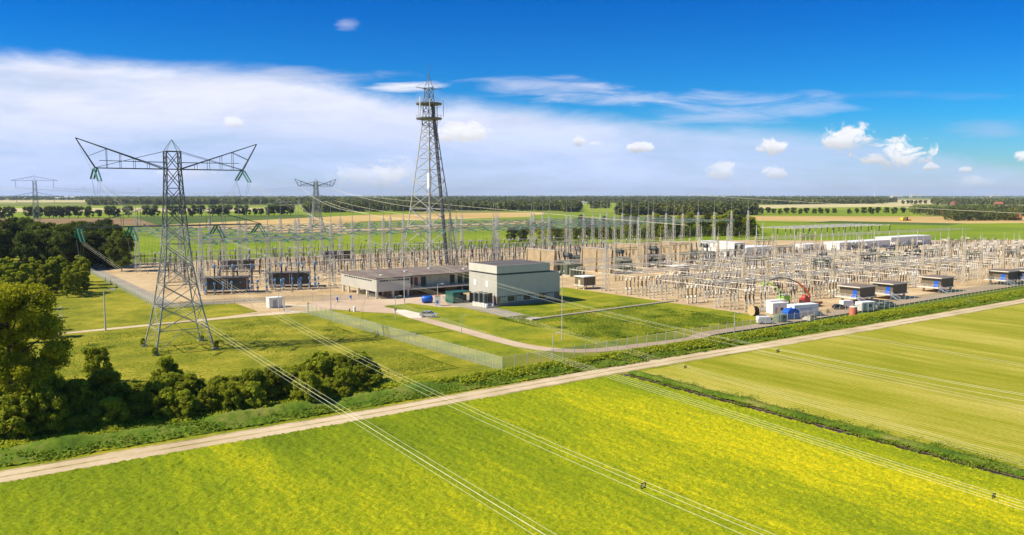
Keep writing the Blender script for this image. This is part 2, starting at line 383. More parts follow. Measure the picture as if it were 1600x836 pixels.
g_far = ground_mat('far_fields', [(.35, (.09, .14, .014)), (.5, (.17, .21, .02)), (.62, (.26, .24, .07))], big=.0016, fine=.05, wide=.08, stretch=(1, 1, 1), bump=0)
g_lawn = ground_mat('lawn', [(.26, (.12, .145, .006)), (.5, (.215, .22, .010)), (.74, (.36, .31, .03))], big=.05, fine=.9, wide=.95, bump=.5, rowdir='Y', rowscale=.16, rowamt=.08)
g_lawn2 = ground_mat('mown_lawn', [(.28, (.11, .155, .006)), (.5, (.21, .235, .008)), (.7, (.33, .29, .02))], big=.07, fine=.9, wide=.8, bump=.5)
g_crop = ground_mat('mustard_crop', [(.22, (.07, .12, .004)), (.36, (.145, .205, .004)), (.49, (.215, .275, .004)), (.59, (.33, .35, .004)), (.69, (.54, .48, .004)), (.82, (.68, .54, .006))], big=.022, fine=3.4, wide=.9, stretch=(1.6, .28, 1), bump=.6, g2w=.35, grad=[(1, OV0-38, -.0032, -.10, .035), (0, OU0-55, .0012, -.06, .04)])
g_hay = ground_mat('cut_meadow', [(.25, (.17, .20, .006)), (.42, (.255, .26, .010)), (.58, (.37, .335, .045)), (.78, (.52, .44, .12))], big=.035, fine=1.6, wide=.55, rowdir='X', rowscale=.30, rowamt=.14, stretch=(1.6, .22, 1), bump=.3)
g_gravel = ground_mat('gravel', [(.25, (.34, .23, .12)), (.5, (.50, .37, .21)), (.75, (.60, .46, .29))], big=.04, fine=1.0, wide=.6, bump=.2)
g_track = ground_mat('sandy_track', [(.25, (.42, .32, .19)), (.5, (.54, .43, .28)), (.75, (.63, .52, .37))], big=.06, fine=.8, wide=.5, bump=.2)
g_rut = ground_mat('track_grass', [(.35, (.20, .19, .05)), (.5, (.36, .29, .14)), (.65, (.50, .40, .25))], big=.12, fine=1.0, wide=.6, bump=.2)
g_paver = ground_mat('clinker_paving', [(.25, (.40, .29, .20)), (.5, (.50, .38, .27)), (.75, (.58, .46, .34))], big=.05, fine=1.4, wide=.3, bump=.1)
g_asph = ground_mat('old_asphalt', [(.25, (.24, .21, .17)), (.5, (.31, .28, .23)), (.75, (.38, .34, .27))], big=.05, fine=1.2, wide=.3, bump=.1)
g_pale = ground_mat('pale_concrete', [(.3, (.60, .52, .42)), (.7, (.72, .65, .55))], big=.1, fine=1, wide=.3, bump=.1)
g_green1 = ground_mat('green_field', [(.3, (.13, .20, .006)), (.5, (.18, .25, .006)), (.7, (.24, .30, .01))], big=.008, fine=.15, wide=.2, rowdir='X', rowscale=.03, rowamt=.10, bump=0)
g_green2 = ground_mat('yellow_green_field', [(.3, (.17, .24, .01)), (.5, (.24, .30, .02)), (.7, (.32, .34, .04))], big=.006, fine=.12, wide=.2, bump=0)
g_tan = ground_mat('stubble_field', [(.3, (.40, .27, .09)), (.5, (.52, .36, .14)), (.7, (.56, .43, .20))], big=.006, fine=.1, wide=.25, bump=0, stretch=(1, .3, 1))
g_pink = ground_mat('pale_stubble_field', [(.3, (.46, .40, .18)), (.7, (.58, .50, .28))], big=.006, fine=.1, wide=.2, bump=0)
g_brown = ground_mat('bare_earth_field', [(.3, (.20, .13, .06)), (.7, (.30, .21, .11))], big=.006, fine=.1, wide=.2, bump=0)
g_dkgreen = ground_mat('dark_green_field', [(.3, (.06, .10, .015)), (.7, (.11, .16, .03))], big=.006, fine=.1, wide=.2, bump=0)

n = 64; RG = 22000
me = bpy.data.meshes.new('ground'); me.from_pydata([(RG*math.cos(2*math.pi*i/n), RG*math.sin(2*math.pi*i/n), -.30) for i in range(n)], [], [tuple(range(n))]); me.materials.append(g_far); me.update()
o = bpy.data.objects.new('ground', me); col.objects.link(o); tag(o, kind='structure')
# patchwork of far fields (outlines surveyed on the ground)
zf = [-.24]
def fld(name, pts, m):
    zf[0] += .006; psheet(name, pts, m, zf[0])
fld('field', [(-300, 322), (640, 322), (640, 330), (-300, 330)], g_green2)
fld('field', [(-300, 312.5), (135, 312.5), (135, 316), (-300, 316)], g_pink)
fld('field', [(-300, 326), (430, 324.5), (430, 330), (-300, 333)], g_pink)
fld('field', [(-300, 332), (640, 329), (640, 337), (-300, 342)], g_green1)
fld('field', [(-300, 341), (240, 341), (330, 352), (-300, 352)], g_brown)
fld('field', [(200, 338), (480, 336), (560, 341), (250, 352)], g_dkgreen)
fld('field', [(260, 351), (560, 336), (780, 332), (850, 332), (850, 338), (560, 346), (600, 372), (200, 372)], g_tan)
fld('field', [(-500, 350), (250, 352), (420, 362), (700, 368), (800, 420), (500, 520), (-600, 560)], g_green1)
fld('field', [(540, 348), (900, 336), (900, 343), (540, 358)], g_green1)
fld('field', [(560, 357), (860, 343), (860, 348), (560, 364)], g_tan)
fld('field', [(540, 362), (860, 348), (1000, 362), (1000, 400), (560, 400)], g_green1)
fld('field', [(905, 318), (965, 318), (975, 331), (905, 331)], g_green2)
fld('field', [(830, 336), (905, 332), (1000, 336), (1010, 345), (830, 345)], g_green1)
fld('field', [(1150, 321), (1420, 317), (1430, 323), (1150, 327)], g_pink)
fld('field', [(1150, 326), (1440, 322), (1440, 342), (1120, 342)], g_green2)
fld('field', [(1150, 330), (1420, 326), (1425, 341), (1150, 338)], g_green1)
fld('field', [(1150, 337), (1900, 340), (1900, 348), (1500, 350), (1120, 345)], g_tan)
fld('field', [(1380, 312), (1480, 312), (1480, 319), (1390, 319)], g_pink)
fld('field', [(1120, 344), (1500, 349), (1900, 346), (2100, 400), (1000, 400)], g_green1)
fld('field', [(1300, 345), (1510, 349), (1480, 352), (1260, 348)], g_dkgreen)
fld('field', [(1560, 320), (1900, 320), (1900, 325), (1560, 324)], g_pink)
# site sheets, each a few millimetres above the one below
sheet('lawn', [(-160, -8), (-160, 170), (-38, 170), (112, 125), (112, 6), (4, 0), (0, -8)], g_lawn, 0.0)
sheet('lawn', [(0.5, 1.5), (-3, 104), (20, 108), (112, 112), (112, 8), (60, 3)], g_lawn2, 0.004)
sheet('lawn', [(-160, 170), (-160, 420), (-38, 420), (-38, 170)], g_lawn, 0.0)
# gravel yard
yard = [(-37, 166), (30, 166), (34, 150), (60, 115), (84, 112), (108, 112), (108.5, 18), (100, 6), (300, 10), (900, 30), (900, 120), (640, 150), (500, 235), (420, 300), (300, 318), (140, 326), (-37, 336)]
sheet('gravel_yard', yard, g_gravel, 0.010)
sheet('gravel_yard', [(-34, 107), (-4, 107), (30, 105), (36, 150), (33, 168), (-36, 168)], g_gravel, 0.014)
sheet('gravel_yard', [(30, 105), (52, 110), (84, 112), (70, 128), (33, 152)], g_gravel, 0.018)
sheet('lawn', [(-110, 108), (-33, 108), (-14, 116), (-14, 140), (-36, 148), (-110, 150)], g_lawn, 0.022)
# perimeter asphalt on the left, service path
sheet('perimeter_road', [(-37, 150), (-31, 150), (-31, 332), (-37, 336)], g_asph, 0.026)
sheet('perimeter_road', [(-37, 144), (4, 141), (4, 146), (-37, 150)], g_asph, 0.026)
sheet('path', [(-110, 103), (-70, 104.5), (-20, 107), (-4, 105), (-4, 111), (-24, 111), (-70, 107.5), (-110, 106)], g_track, 0.030)
# paved road, from the gate along the fence
def strip(name, line, w, m, z):
    L_, R_ = [], []
    for i, p in enumerate(line):
        a = Vector(line[max(0, i-1)]); b = Vector(line[min(len(line)-1, i+1)]); d = (b-a).normalized(); nn = Vector((-d.y, d.x))*w/2
        L_.append(tuple(Vector(p)+nn)); R_.append(tuple(Vector(p)-nn))
    vs = [(*W(*p), z) for p in L_+R_]; k = len(line)
    me = bpy.data.meshes.new(name); me.from_pydata(vs, [], [(i, i+1, k+i+1, k+i) for i in range(k-1)]); me.materials.append(m); me.update()
    if me.polygons[0].normal.z < 0: me.flip_normals()
    o = bpy.data.objects.new(name, me); col.objects.link(o); return tag(o, kind='structure')
def smooth_line(pts, k=6):
    out = []
    for i in range(len(pts)-1):
        p0 = Vector(pts[max(0, i-1)]); p1 = Vector(pts[i]); p2 = Vector(pts[i+1]); p3 = Vector(pts[min(len(pts)-1, i+2)])
        for j in range(k):
            t = j/k; out.append(tuple(.5*((2*p1)+(-p0+p2)*t+(2*p0-5*p1+4*p2-p3)*t*t+(-p0+3*p1-3*p2+p3)*t**3)))
    return out+[tuple(pts[-1])]
inner = [PU(*q) for q in [(540, 476), (600, 482), (650, 496), (720, 515), (790, 534), (850, 545), (920, 548), (1000, 540), (1080, 530)]]
strip('paved_road', smooth_line(inner+[(72, 6.2), (100, 6.5), (200, 10), (330, 16)]), 4.4, g_paver, 0.034)
sheet('paved_road', [PU(*q) for q in [(470, 478), (520, 462), (600, 458), (735, 462), (735, 480), (690, 480), (640, 474), (600, 478), (620, 490), (560, 487)]], g_paver, 0.030)
sheet('car_park', [PU(*q) for q in [(612, 484), (632, 484), (685, 496), (640, 497.5)]], g_pale, 0.040)
sheet('paved_yard', [PU(*q) for q in [(690, 463), (740, 462), (775, 481), (842, 497), (836, 499), (800, 498), (740, 484), (700, 476)]], g_asph, 0.038)
# farm track between the fence bank and the fields
t0 = [(-230, -15.5), (-90, -14.2), (-40, -14.4), (18, -13.0), (80, -13.6), (150, -13.6), (213, -13), (420, -11)]
strip('dirt_track', smooth_line(t0), 5.0, g_track, 0.022)
for off in (-2.55, 2.55, 0): strip('track_verge', smooth_line([(a, b+off) for a, b in t0]), .7 if off else .5, g_rut, 0.026)
sheet('crop_margin', [(-230, -19), (-230, -8), (420, -4), (420, -16)], g_lawn2, 0.012)
sheet('meadow', [(22, -17), (22, -330), (900, -330), (900, -10), (420, -14.5), (200, -16.5)], g_hay, 0.016)
for uu in (60, 62.2, 98, 100):
    strip('tramline', smooth_line([(uu, -16.8), (uu-3, -60), (uu-6, -120), (uu-8, -200)], 3), .35, g_pink, 0.024)

# crop canopy as a rough surface
def rough_sheet(name, u0, u1, v0, v1, cell, fz, m, kind='structure', z=0.0):
    nu = int((u1-u0)/cell)+1; nv = int((v1-v0)/cell)+1
    uu, vv = np.meshgrid(np.linspace(u0, u1, nu), np.linspace(v0, v1, nv))
    uu = uu+RNG.uniform(-.3, .3, uu.shape)*cell; vv = vv+RNG.uniform(-.3, .3, vv.shape)*cell
    zz = fz(uu, vv)+z
    x = OX+uu*CA-vv*SA; y = OY+uu*SA+vv*CA
    co = np.stack([x, y, zz], -1).reshape(-1, 3)
    i = np.arange(nu*nv).reshape(nv, nu)
    q = np.stack([i[:-1, :-1], i[:-1, 1:], i[1:, 1:], i[1:, :-1]], -1).reshape(-1, 4)
    return raw(name, co, q, m, kind)
def raw(name, co, q, m, kind=None, smooth=False, link=True):
    me = bpy.data.meshes.new(name); k = q.shape[1]
    me.vertices.add(len(co)); me.vertices.foreach_set('co', co.astype(np.float32).ravel())
    me.loops.add(len(q)*k); me.loops.foreach_set('vertex_index', q.astype(np.int32).ravel())
    me.polygons.add(len(q)); me.polygons.foreach_set('loop_start', np.arange(0, len(q)*k, k, dtype=np.int32))
    me.materials.append(m); me.update(calc_edges=True)
    if not link: return me
    o = bpy.data.objects.new(name, me); col.objects.link(o)
    if kind: tag(o, kind=kind)
    return o
rough_sheet('crop_field', -132, 17.5, -116, -17.2, .32, lambda u, v: RNG.uniform(.05, .34, u.shape), g_crop)
sheet('crop_field', [(17, -17), (17, -300), (-300, -300), (-300, -17)], g_crop, 0.020)

# drainage ditch between the two fields: bank, water, bank
g_water = mat('ditch_water', (.045, .03, .018), .25, 0, .3, .3)
g_mud = mat('ditch_earth', (.14, .085, .045), .9, 0, .3, .8)
g_bank = ground_mat('bank_grass', [(.3, (.05, .10, .008)), (.5, (.10, .17, .010)), (.72, (.22, .21, .05))], big=.12, fine=1.6, wide=.6, bump=.5)
strip('ditch_bank', [(18.6, -16.5), (18.6, -260)], 2.2, g_mud, 0.030)
strip('ditch_water', [(18.4, -17.5), (18.4, -260)], .9, g_water, 0.040)
rough_sheet('ditch_bank', 19.2, 22.6, -180, -17.5, .3, lambda u, v: (.40+.22*np.sin(v*.37)*np.sin(v*.13+1))*np.exp(-((u-20.6)/1.3)**2)+RNG.uniform(0, .26, u.shape), g_bank, z=.02)
# long bank between track and fence
def bankz(u, v):
    return .9*np.exp(-((v+4.5)/2.6)**2)*(1+.3*np.sin(u*.21)+.2*np.sin(u*.53+1))-.25*np.exp(-((v+8.6)/1.0)**2)+RNG.uniform(0, .28, u.shape)
g_bank.node_tree.nodes['Principled BSDF'].inputs['Roughness'].default_value = .95
rough_sheet('grass_bank', -140, 330, -10.0, 0.2, .5, bankz, g_bank, z=.03)

# ------------------------------------------------------------------ foliage
def leaf_quads(c, nrm, size, m, name, link=False, aspect=.7):
    N_ = len(c); nrm = nrm/np.linalg.norm(nrm, axis=1, keepdims=True)
    r = RNG.normal(size=(N_, 3)); a = np.cross(nrm, r); a /= np.linalg.norm(a, axis=1, keepdims=True)+1e-9; b = np.cross(nrm, a)
    s = (size*RNG.uniform(.6, 1.35, N_))[:, None]/2
    co = np.stack([c+a*s, c+b*s*aspect+nrm*s*.25, c-a*s, c-b*s*aspect+nrm*s*.25], 1).reshape(-1, 3)
    return raw(name, co, np.arange(N_*4).reshape(-1, 4), m, link=link)
def crown_points(lumps, n, shell=.45):
    """lumps: (cx,cy,cz,rx,ry,rz); leaves fill an uneven shell of each lump"""
    vol = np.array([(l[3]*l[4]*l[5])**(2/3) for l in lumps]); cnt = np.maximum(3, (n*vol/vol.sum()).astype(int))
    P, Nn = [], []
    for l, k in zip(lumps, cnt):
        d = RNG.normal(size=(k, 3)); d /= np.linalg.norm(d, axis=1, keepdims=True)
        rr = 1-np.abs(RNG.normal(0, shell, k)); rr = np.clip(rr, .15, 1)
        rr *= 1+.22*np.sin(d[:, 0]*7+l[0]*3)*np.sin(d[:, 1]*6+l[1])*np.sin(d[:, 2]*8+l[2]*2)+RNG.normal(0, .15, k)
        P.append(np.array(l[:3])+d*rr[:, None]*np.array(l[3:])); Nn.append(d*1.1+RNG.normal(size=(k, 3))*.9+np.array([0, 0, .35]))
    return np.concatenate(P), np.concatenate(Nn)
def rand_lumps(h, r, z0, k, rng, jag=.34, squash=.8):
    out = []
    for i in range(k):
        t = rng.random(); z = z0+(h-z0)*(t**.8)
        prof = math.sin(math.pi*(.22+.66*t))*.95+.08
        a = rng.random()*6.283; q = r*prof*(rng.random()**.5)*.85
        s = r*rng.uniform(.6, 1.25)*jag
        out.append((q*math.cos(a), q*math.sin(a), min(z, h-s*.6), s, s, s*squash))
    return out
def trunk_mesh(h, r, k, rng, spread):
    m = MB(); pts = [(0, 0, 0), (rng.uniform(-.2, .2), rng.uniform(-.2, .2), h*.3), (rng.uniform(-.5, .5), rng.uniform(-.5, .5), h*.62), (0, 0, h*.85)]
    rs = [r, r*.75, r*.45, r*.15]
    for i in range(3): m.beam(pts[i], pts[i+1], rs[i]*2, 7, rs[i+1]*2)
    for i in range(k):
        t = rng.uniform(.28, .75); z = h*t; a = i*2.4+rng.random(); L_ = spread*rng.uniform(.5, .9)
        p = (0, 0, z); q = (L_*.5*math.cos(a), L_*.5*math.sin(a), z+L_*.35); e = (L_*math.cos(a+.2), L_*math.sin(a+.2), z+L_*.8)
        m.beam(p, q, r*.7, 5, r*.45); m.beam(q, e, r*.45, 5, r*.1)
    return m
def tree_maker(name, label, cat, h, r, z0, k, nleaf, size, leafm, seed, group=None, tr=.35, jag=.34, limbs=7):
    def f():
        rng = random.Random(seed)
        t = thing(name, label, cat, group=group)
        trunk_mesh(h, tr, limbs, rng, r).build('trunk', M['bark'], t)
        P, Nn = crown_points(rand_lumps(h, r, z0, k, rng, jag), nleaf)
        P[:, 2] = np.maximum(P[:, 2], .1)
        o = bpy.data.objects.new('crown', leaf_quads(P, Nn, size, leafm, 'crown')); col.objects.link(o); o.parent = t
        return t
    return f
# big foreground tree at the left edge
u_, v_ = PU(22, 672)
place('near_tree', tree_maker('broadleaf_tree', 'tall bright yellow-green broadleaf tree at the left edge of the photo', 'tree', 23, 9.0, 3.0, 90, 80000, .40, M['leaf_tree'], 3, tr=.5, jag=.22, limbs=12), u_, v_, 0)
# shrubs of the long hedge
for s in range(5):
    PROTO_KEY = 'shrub%d' % s
def shrub(s, u, v, sc, label, group, lm='leaf_hedge'):
    place('shrub_%s%d' % (lm, s), tree_maker('shrub', label, 'shrub', 4.6, 2.5, .1, 60, 12000, .27, M[lm], 40+s, group, tr=.12, jag=.20, limbs=5), u, v, 0, random.uniform(0, 6.28), (sc*random.uniform(.85, 1.25), sc*random.uniform(.85, 1.25), sc*random.uniform(.75, 1.35)), label, group)
hedge = []
for i in range(140):
    t = i/139; px = 70+t*515+random.uniform(-10, 10)
    base = 688-t*68; py = base-random.random()*(46-14*t)
    hedge.append((px, py))
gh = 'shrubs of the thicket beside the farm track'
for i, (px, py) in enumerate(hedge):
    u_, v_ = PU(px, py); sc = random.uniform(.5, 1.1)*(1.2 if px < 190 else 1.0)
    shrub(i % 5, u_, v_, sc, 'bushy green shrub in the %s part of the thicket along the farm track, %s side' % ('left' if px < 200 else 'middle' if px < 400 else 'right', 'front' if base-py < 18 else 'rear'), gh)
for px, py, sc in ((560, 598, 1.5), (540, 606, 1.35), (520, 588, 1.2), (150, 600, 1.3), (30, 690, 1.6), (60, 660, 1.7), (5, 640, 1.9), (110, 665, 1.35), (85, 630, 1.2), (-30, 690, 1.8), (260, 622, 1.25)):
    u_, v_ = PU(px, py); shrub(int(px) % 5, u_, v_, sc, 'bushy dark green shrub in the thicket between the pylon lawn and the farm track', gh)
# dense young trees at the left, behind the big tree
gy = 'young trees in the dense plantation at the left'
for i in range(42):
    px = random.uniform(-30, 152); py = 466-random.random()*22-(8 if px > 120 else 0)+(abs(px-60) < 30)*2
    u_, v_ = PU(px, py)
    place('young%d' % (i % 4), tree_maker('young_tree', 'light green young tree in the low plantation left of the gravel yard', 'tree', 11, 3.3, .5, 44, 9000, .50, M['leaf_mid'], 60+i % 4, gy, tr=.15, jag=.22), u_, v_, 0, random.uniform(0, 6.28), random.uniform(.8, 1.15),
          'light green young tree in the low plantation left of the gravel yard', gy)
for i in range(9):
    px = -20+i*16; py = 500+random.uniform(-22, 40)
    u_, v_ = PU(min(px, 60), py)
    place('young%d' % (i % 4), None, u_, v_, 0, random.uniform(0, 6.28), random.uniform(.7, .95), 'light green young tree in the low plantation left of the gravel yard', gy)
gw = 'tall dark trees of the wood at the left'
for i in range(58):
    px = random.uniform(-60, 196); py = 424-random.random()*30
    u_, v_ = PU(px, py)
    place('dark%d' % (i % 4), tree_maker('dark_tree', 'tall dark broadleaf tree in the wood behind the light green plantation', 'tree', 21, 6.4, 2, 46, 10000, .9, M['leaf_dark'], 80+i % 4, gw, tr=.3), u_, v_, 0, random.uniform(0, 6.28), random.uniform(.75, 1.1),
          'tall dark broadleaf tree in the wood behind the light green plantation', gw)
# belt of trees behind the yard
gb = 'trees of the belt behind the substation'
belt = [(random.uniform(905, 1178), random.uniform(356, 374)) for _ in range(46)]+[(random.uniform(795, 905), random.uniform(370, 379)) for _ in range(14)]+[(826, 362), (834, 364), (858, 363), (846, 366)]
for i, (px, py) in enumerate(belt):
    if px < 905: sc = .45
    elif px < 950: sc = .6
    else: sc = random.uniform(.50, .80)
    u_, v_ = PU(px, py)
    lab = 'mid green broadleaf tree in the tree belt behind the substation yard'
    k = i % 3
    place('belt%d' % k, tree_maker('broadleaf_tree', lab, 'tree', 24, 9.0, 2, 44, 6500, 1.3, M['leaf_mid' if k != 1 else 'leaf_dark'], 100+k, gb, tr=.4), u_, v_, 0, random.uniform(0, 6.28), sc, lab, gb)
def nth(i):
    a = ['first', 'second', 'third', 'fourth', 'fifth', 'sixth', 'seventh', 'eighth', 'ninth', 'tenth', 'eleventh', 'twelfth', 'thirteenth', 'fourteenth', 'fifteenth', 'sixteenth', 'seventeenth', 'eighteenth', 'nineteenth']
    if i < 19: return a[i]
    if i in (19, 29): return ('twentieth', 'thirtieth')[i == 29]
    return ('twenty-' if i < 30 else 'thirty-')+a[(i+1) % 10-1]
# rows of round roadside trees
def row_tree(px, base, top, label, group, k):
    x, y = G(px, base); hh = (base-top)/F*math.hypot(x, y); u_, v_ = toUV(x, y)
    place('rowtree%d' % k, tree_maker('roadside_tree', label, 'tree', 10, 4.6, 1.6, 26, 1700, 1.0, M['leaf_dark'], 130+k, group, tr=.35, jag=.36, limbs=4), u_, v_, 0, random.uniform(0, 6.28), hh/10, label, group)
for i, px in enumerate([2, 15, 45, 58, 76, 84, 93, 107, 123, 139, 154, 172, 180, 201, 229, 242, 270, 285, 300, 315, 332, 345, 356, 373, 385, 399, 408, 420, 429, 438, 446, 453]):
    small = px in (154, 408, 399)
    row_tree(px+random.uniform(-1, 1), 342-px*.013, (331 if small else 326)-px*.012, nth(i)+' tree from the left in the left roadside row across the fields', 'left row of roadside trees', i % 3)
for i, px in enumerate([1163, 1171, 1181, 1190, 1200, 1209, 1219, 1229, 1240, 1250, 1260, 1272, 1282, 1292, 1304, 1327, 1338, 1350, 1361, 1372, 1385, 1397, 1410]):
    row_tree(px, 334.5+random.uniform(-.5, .5), 325.5+random.uniform(-1.2, 1.2), nth(i)+' tree from the left in the right roadside row across the fields', 'right row of roadside trees', i % 3)
for i, px in enumerate([1411, 1418, 1424, 1431, 1438, 1446]):
    row_tree(px, 319, 313.5, nth(i)+' tree from the left in the tiny distant row beyond the right fields', 'far right row of trees', i % 3)
# far-off woods, masses of crowns
def wood(name, areas, count, hh, label, leafsize=4.0, lm='leaf_far'):
    P, Nn = [], []
    tot = sum((a[1]-a[0])*max(1, (a[2]+a[3])/2-a[4]) for a in areas)
    for (x0, x1, f0, f1, bk) in areas:
        k = int(count*(x1-x0)*max(1, (f0+f1)/2-bk)/tot)
        for _ in range(k):
            t = random.random(); px = x0+(x1-x0)*t; fr = f0+(f1-f0)*t
            py = fr-(fr-bk)*random.random()**1.5; x, y = G(px, py); d = math.hypot(x, y)
            h = hh*random.uniform(.7, 1.15); r = h*random.uniform(.32, .5); n_ = 26
            dd = RNG.normal(size=(n_, 3)); dd /= np.linalg.norm(dd, axis=1, keepdims=True); dd[:, 2] = np.abs(dd[:, 2])*RNG.choice([1, 1, -1], n_)
            P.append(np.array([x, y, h*.52])+dd*np.array([r, r, h*.48])); Nn.append(dd+RNG.normal(size=(n_, 3))*.4+np.array([0, 0, .3]))
    P = np.concatenate(P); Nn = np.concatenate(Nn); P[:, 2] = np.maximum(P[:, 2], .3)
    size = leafsize*(hh/18)
    o = bpy.data.objects.new(name, leaf_quads(P, Nn, size, M[lm], name, aspect=1.0)); col.objects.link(o); tag(o, label, 'woodland', kind='stuff')
wood('distant_wood', [(138, 660, 320.5, 319, 307)], 2600, 21, 'long dark wood on the horizon behind the left fields', 5.5)
wood('distant_wood', [(-60, 138, 313, 313, 306.5), (-60, 60, 308, 308, 306)], 500, 19, 'low blue-green wood on the horizon at the far left', 5.5)
wood('distant_wood', [(545, 905, 331, 329, 314), (476, 560, 333, 331, 322)], 1700, 17, 'dark wood at the middle behind the stubble fields', 5)
wood('distant_wood', [(640, 1180, 313, 314, 306)], 1800, 21, 'hazy wood along the horizon behind the tall mast', 6)
wood('distant_wood', [(965, 1180, 336, 336, 315), (905, 965, 317.5, 317.5, 312), (922, 953, 326, 326, 322), (880, 907, 331, 331, 314)], 1500, 17, 'broken woodland around the farms right of the middle', 5)
wood('distant_wood', [(1150, 1378, 319.5, 318.5, 306.5), (1300, 1400, 317.5, 316.5, 310)], 1900, 19, 'dark wood on the horizon behind the right row of trees', 5.5)
wood('distant_wood', [(1378, 1700, 309.5, 309.5, 305.6), (1456, 1680, 320, 319, 312)], 1200, 17, 'scattered bluish woods on the horizon at the far right', 5.5)
wood('distant_wood', [(1422, 1480, 335, 338, 329), (1476, 1590, 345, 344.5, 334), (1480, 1700, 338, 336, 325)], 1100, 12, 'trees around the red-roofed farms at the right', 3.6)
wood('distant_wood', [(870, 1010, 374, 374, 369), (1005, 1186, 372, 368, 362)], 500, 8, 'dark low hedge behind the yard below the tree belt', 2.8, 'leaf_dark')

# rough grass and weeds on the bank and ditch edges
def scatter_leaves(name, n_, fu, fz, size, lm, label):
    u, v = fu(n_); z = fz(u, v); x = OX+u*CA-v*SA; y = OY+u*SA+v*CA
    c = np.stack([x, y, z], -1); nr = RNG.normal(size=(n_, 3))*.6+np.array([-.3, 0, .8])
    o = bpy.data.objects.new(name, leaf_quads(c, nr, size, M[lm], name)); col.objects.link(o); return tag(o, label, 'ground cover', kind='stuff')
def lumpy(n_, u0, u1, v0, v1, k):
    cu = RNG.uniform(u0, u1, k); cv = RNG.uniform(v0, v1, k); cr = RNG.uniform(.5, 2.2, k); i = RNG.integers(0, k, n_)
    return cu[i]+RNG.normal(0, 1, n_)*cr[i], np.clip(cv[i]+RNG.normal(0, .55, n_), v0-.6, v1+.6)
sc_z = lambda u, v: .9*np.exp(-((v+4.5)/2.6)**2)+RNG.uniform(.05, .75, u.shape)**1.2
scatter_leaves('bank_scrub', 52000, lambda n_: lumpy(n_, -20, 300, -7.2, -1.8, 420), sc_z, .5, 'leaf_hedge', 'low dark green scrub on the bank between the fence and the track')
scatter_leaves('bank_scrub', 30000, lambda n_: lumpy(n_, -110, -18, -3.5, 3.0, 260), lambda u, v: RNG.uniform(.05, 1.1, u.shape)**1.2, .42, 'leaf_hedge', 'low ragged scrub at the foot of the thicket beside the farm track')
def lawn_fu(u0, u1, v0, v1, k):
    def f(n_):
        cu = RNG.uniform(u0, u1, k); cv = RNG.uniform(v0, v1, k); cr = RNG.uniform(1.0, 5.0, k); i = RNG.integers(0, k, n_)
        return np.clip(cu[i]+RNG.normal(0, 1, n_)*cr[i], u0, u1), np.clip(cv[i]+RNG.normal(0, 1, n_)*cr[i], v0, v1)
    return f
scatter_leaves('coarse_grass', 26000, lawn_fu(40, 98, 14, 60, 70), lambda u, v: RNG.uniform(.03, .22, u.shape), .30, 'leaf_grass', 'coarser tufted grass on the lawn between the paved road and cable trench')
scatter_leaves('lawn_tufts', 22000, lawn_fu(-100, -6, 8, 98, 90), lambda u, v: RNG.uniform(.02, .12, u.shape), .26, 'leaf_grass', 'scattered tufts of grass on the lawn around the big pylon')
scatter_leaves('tall_grass', 40000, lambda n_: lumpy(n_, -135, 300, -10.2, -.5, 900), lambda u, v: .5*np.exp(-((v+4.5)/3)**2)+RNG.uniform(.05, .4, u.shape), .42, 'leaf_grass', 'long rough grass on the bank beside the farm track')
scatter_leaves('ditch_grass', 22000, lambda n_: lumpy(n_, 19.2, 22.0, -170, -18, 260), lambda u, v: .25+RNG.uniform(0, .22, u.shape), .26, 'leaf_grass', 'overgrown grass along the ditch between the two fields')
# ------------------------------------------------------------------ lattice work
def lattice(m, lv, leg, br, x=0, y=0, sub=0, skip=0):
    """lv: (z, half width) rings; legs plus crossed braces on the four faces"""
    C4 = [(-1, -1), (1, -1), (1, 1), (-1, 1)]
    P = [[(x+a*h, y+b*h, z) for a, b in C4] for z, h in lv]
    for j in range(len(lv)-1):
        for i in range(4):
            m.beam(P[j][i], P[j+1][i], leg)
            k = (i+1) % 4
            if j >= skip: m.beam(P[j][i], P[j+1][k], br); m.beam(P[j][k], P[j+1][i], br)
            m.beam(P[j+1][i], P[j+1][k], br)
    return m
def panels(z0, h0, z1, h1, k):
    out = []; r = (h1/h0)**(1/k) if h0 != h1 else 1
    w = [r**i for i in range(k)]; tot = sum(w); z = z0
    for i in range(k+1):
        t = (z-z0)/(z1-z0); out.append((z, h0+(h1-h0)*t))
        if i < k: z += (z1-z0)*w[i]/tot
    return out
def lerp3(a, b, t): return tuple(a[i]+(b[i]-a[i])*t for i in range(3))
def catenary(a, b, sag, n_=24):
    return [(*(a[i]+(b[i]-a[i])*t/n_ for i in range(2)), a[2]+(b[2]-a[2])*t/n_-4*sag*(t/n_)*(1-t/n_)) for t in range(n_+1)]

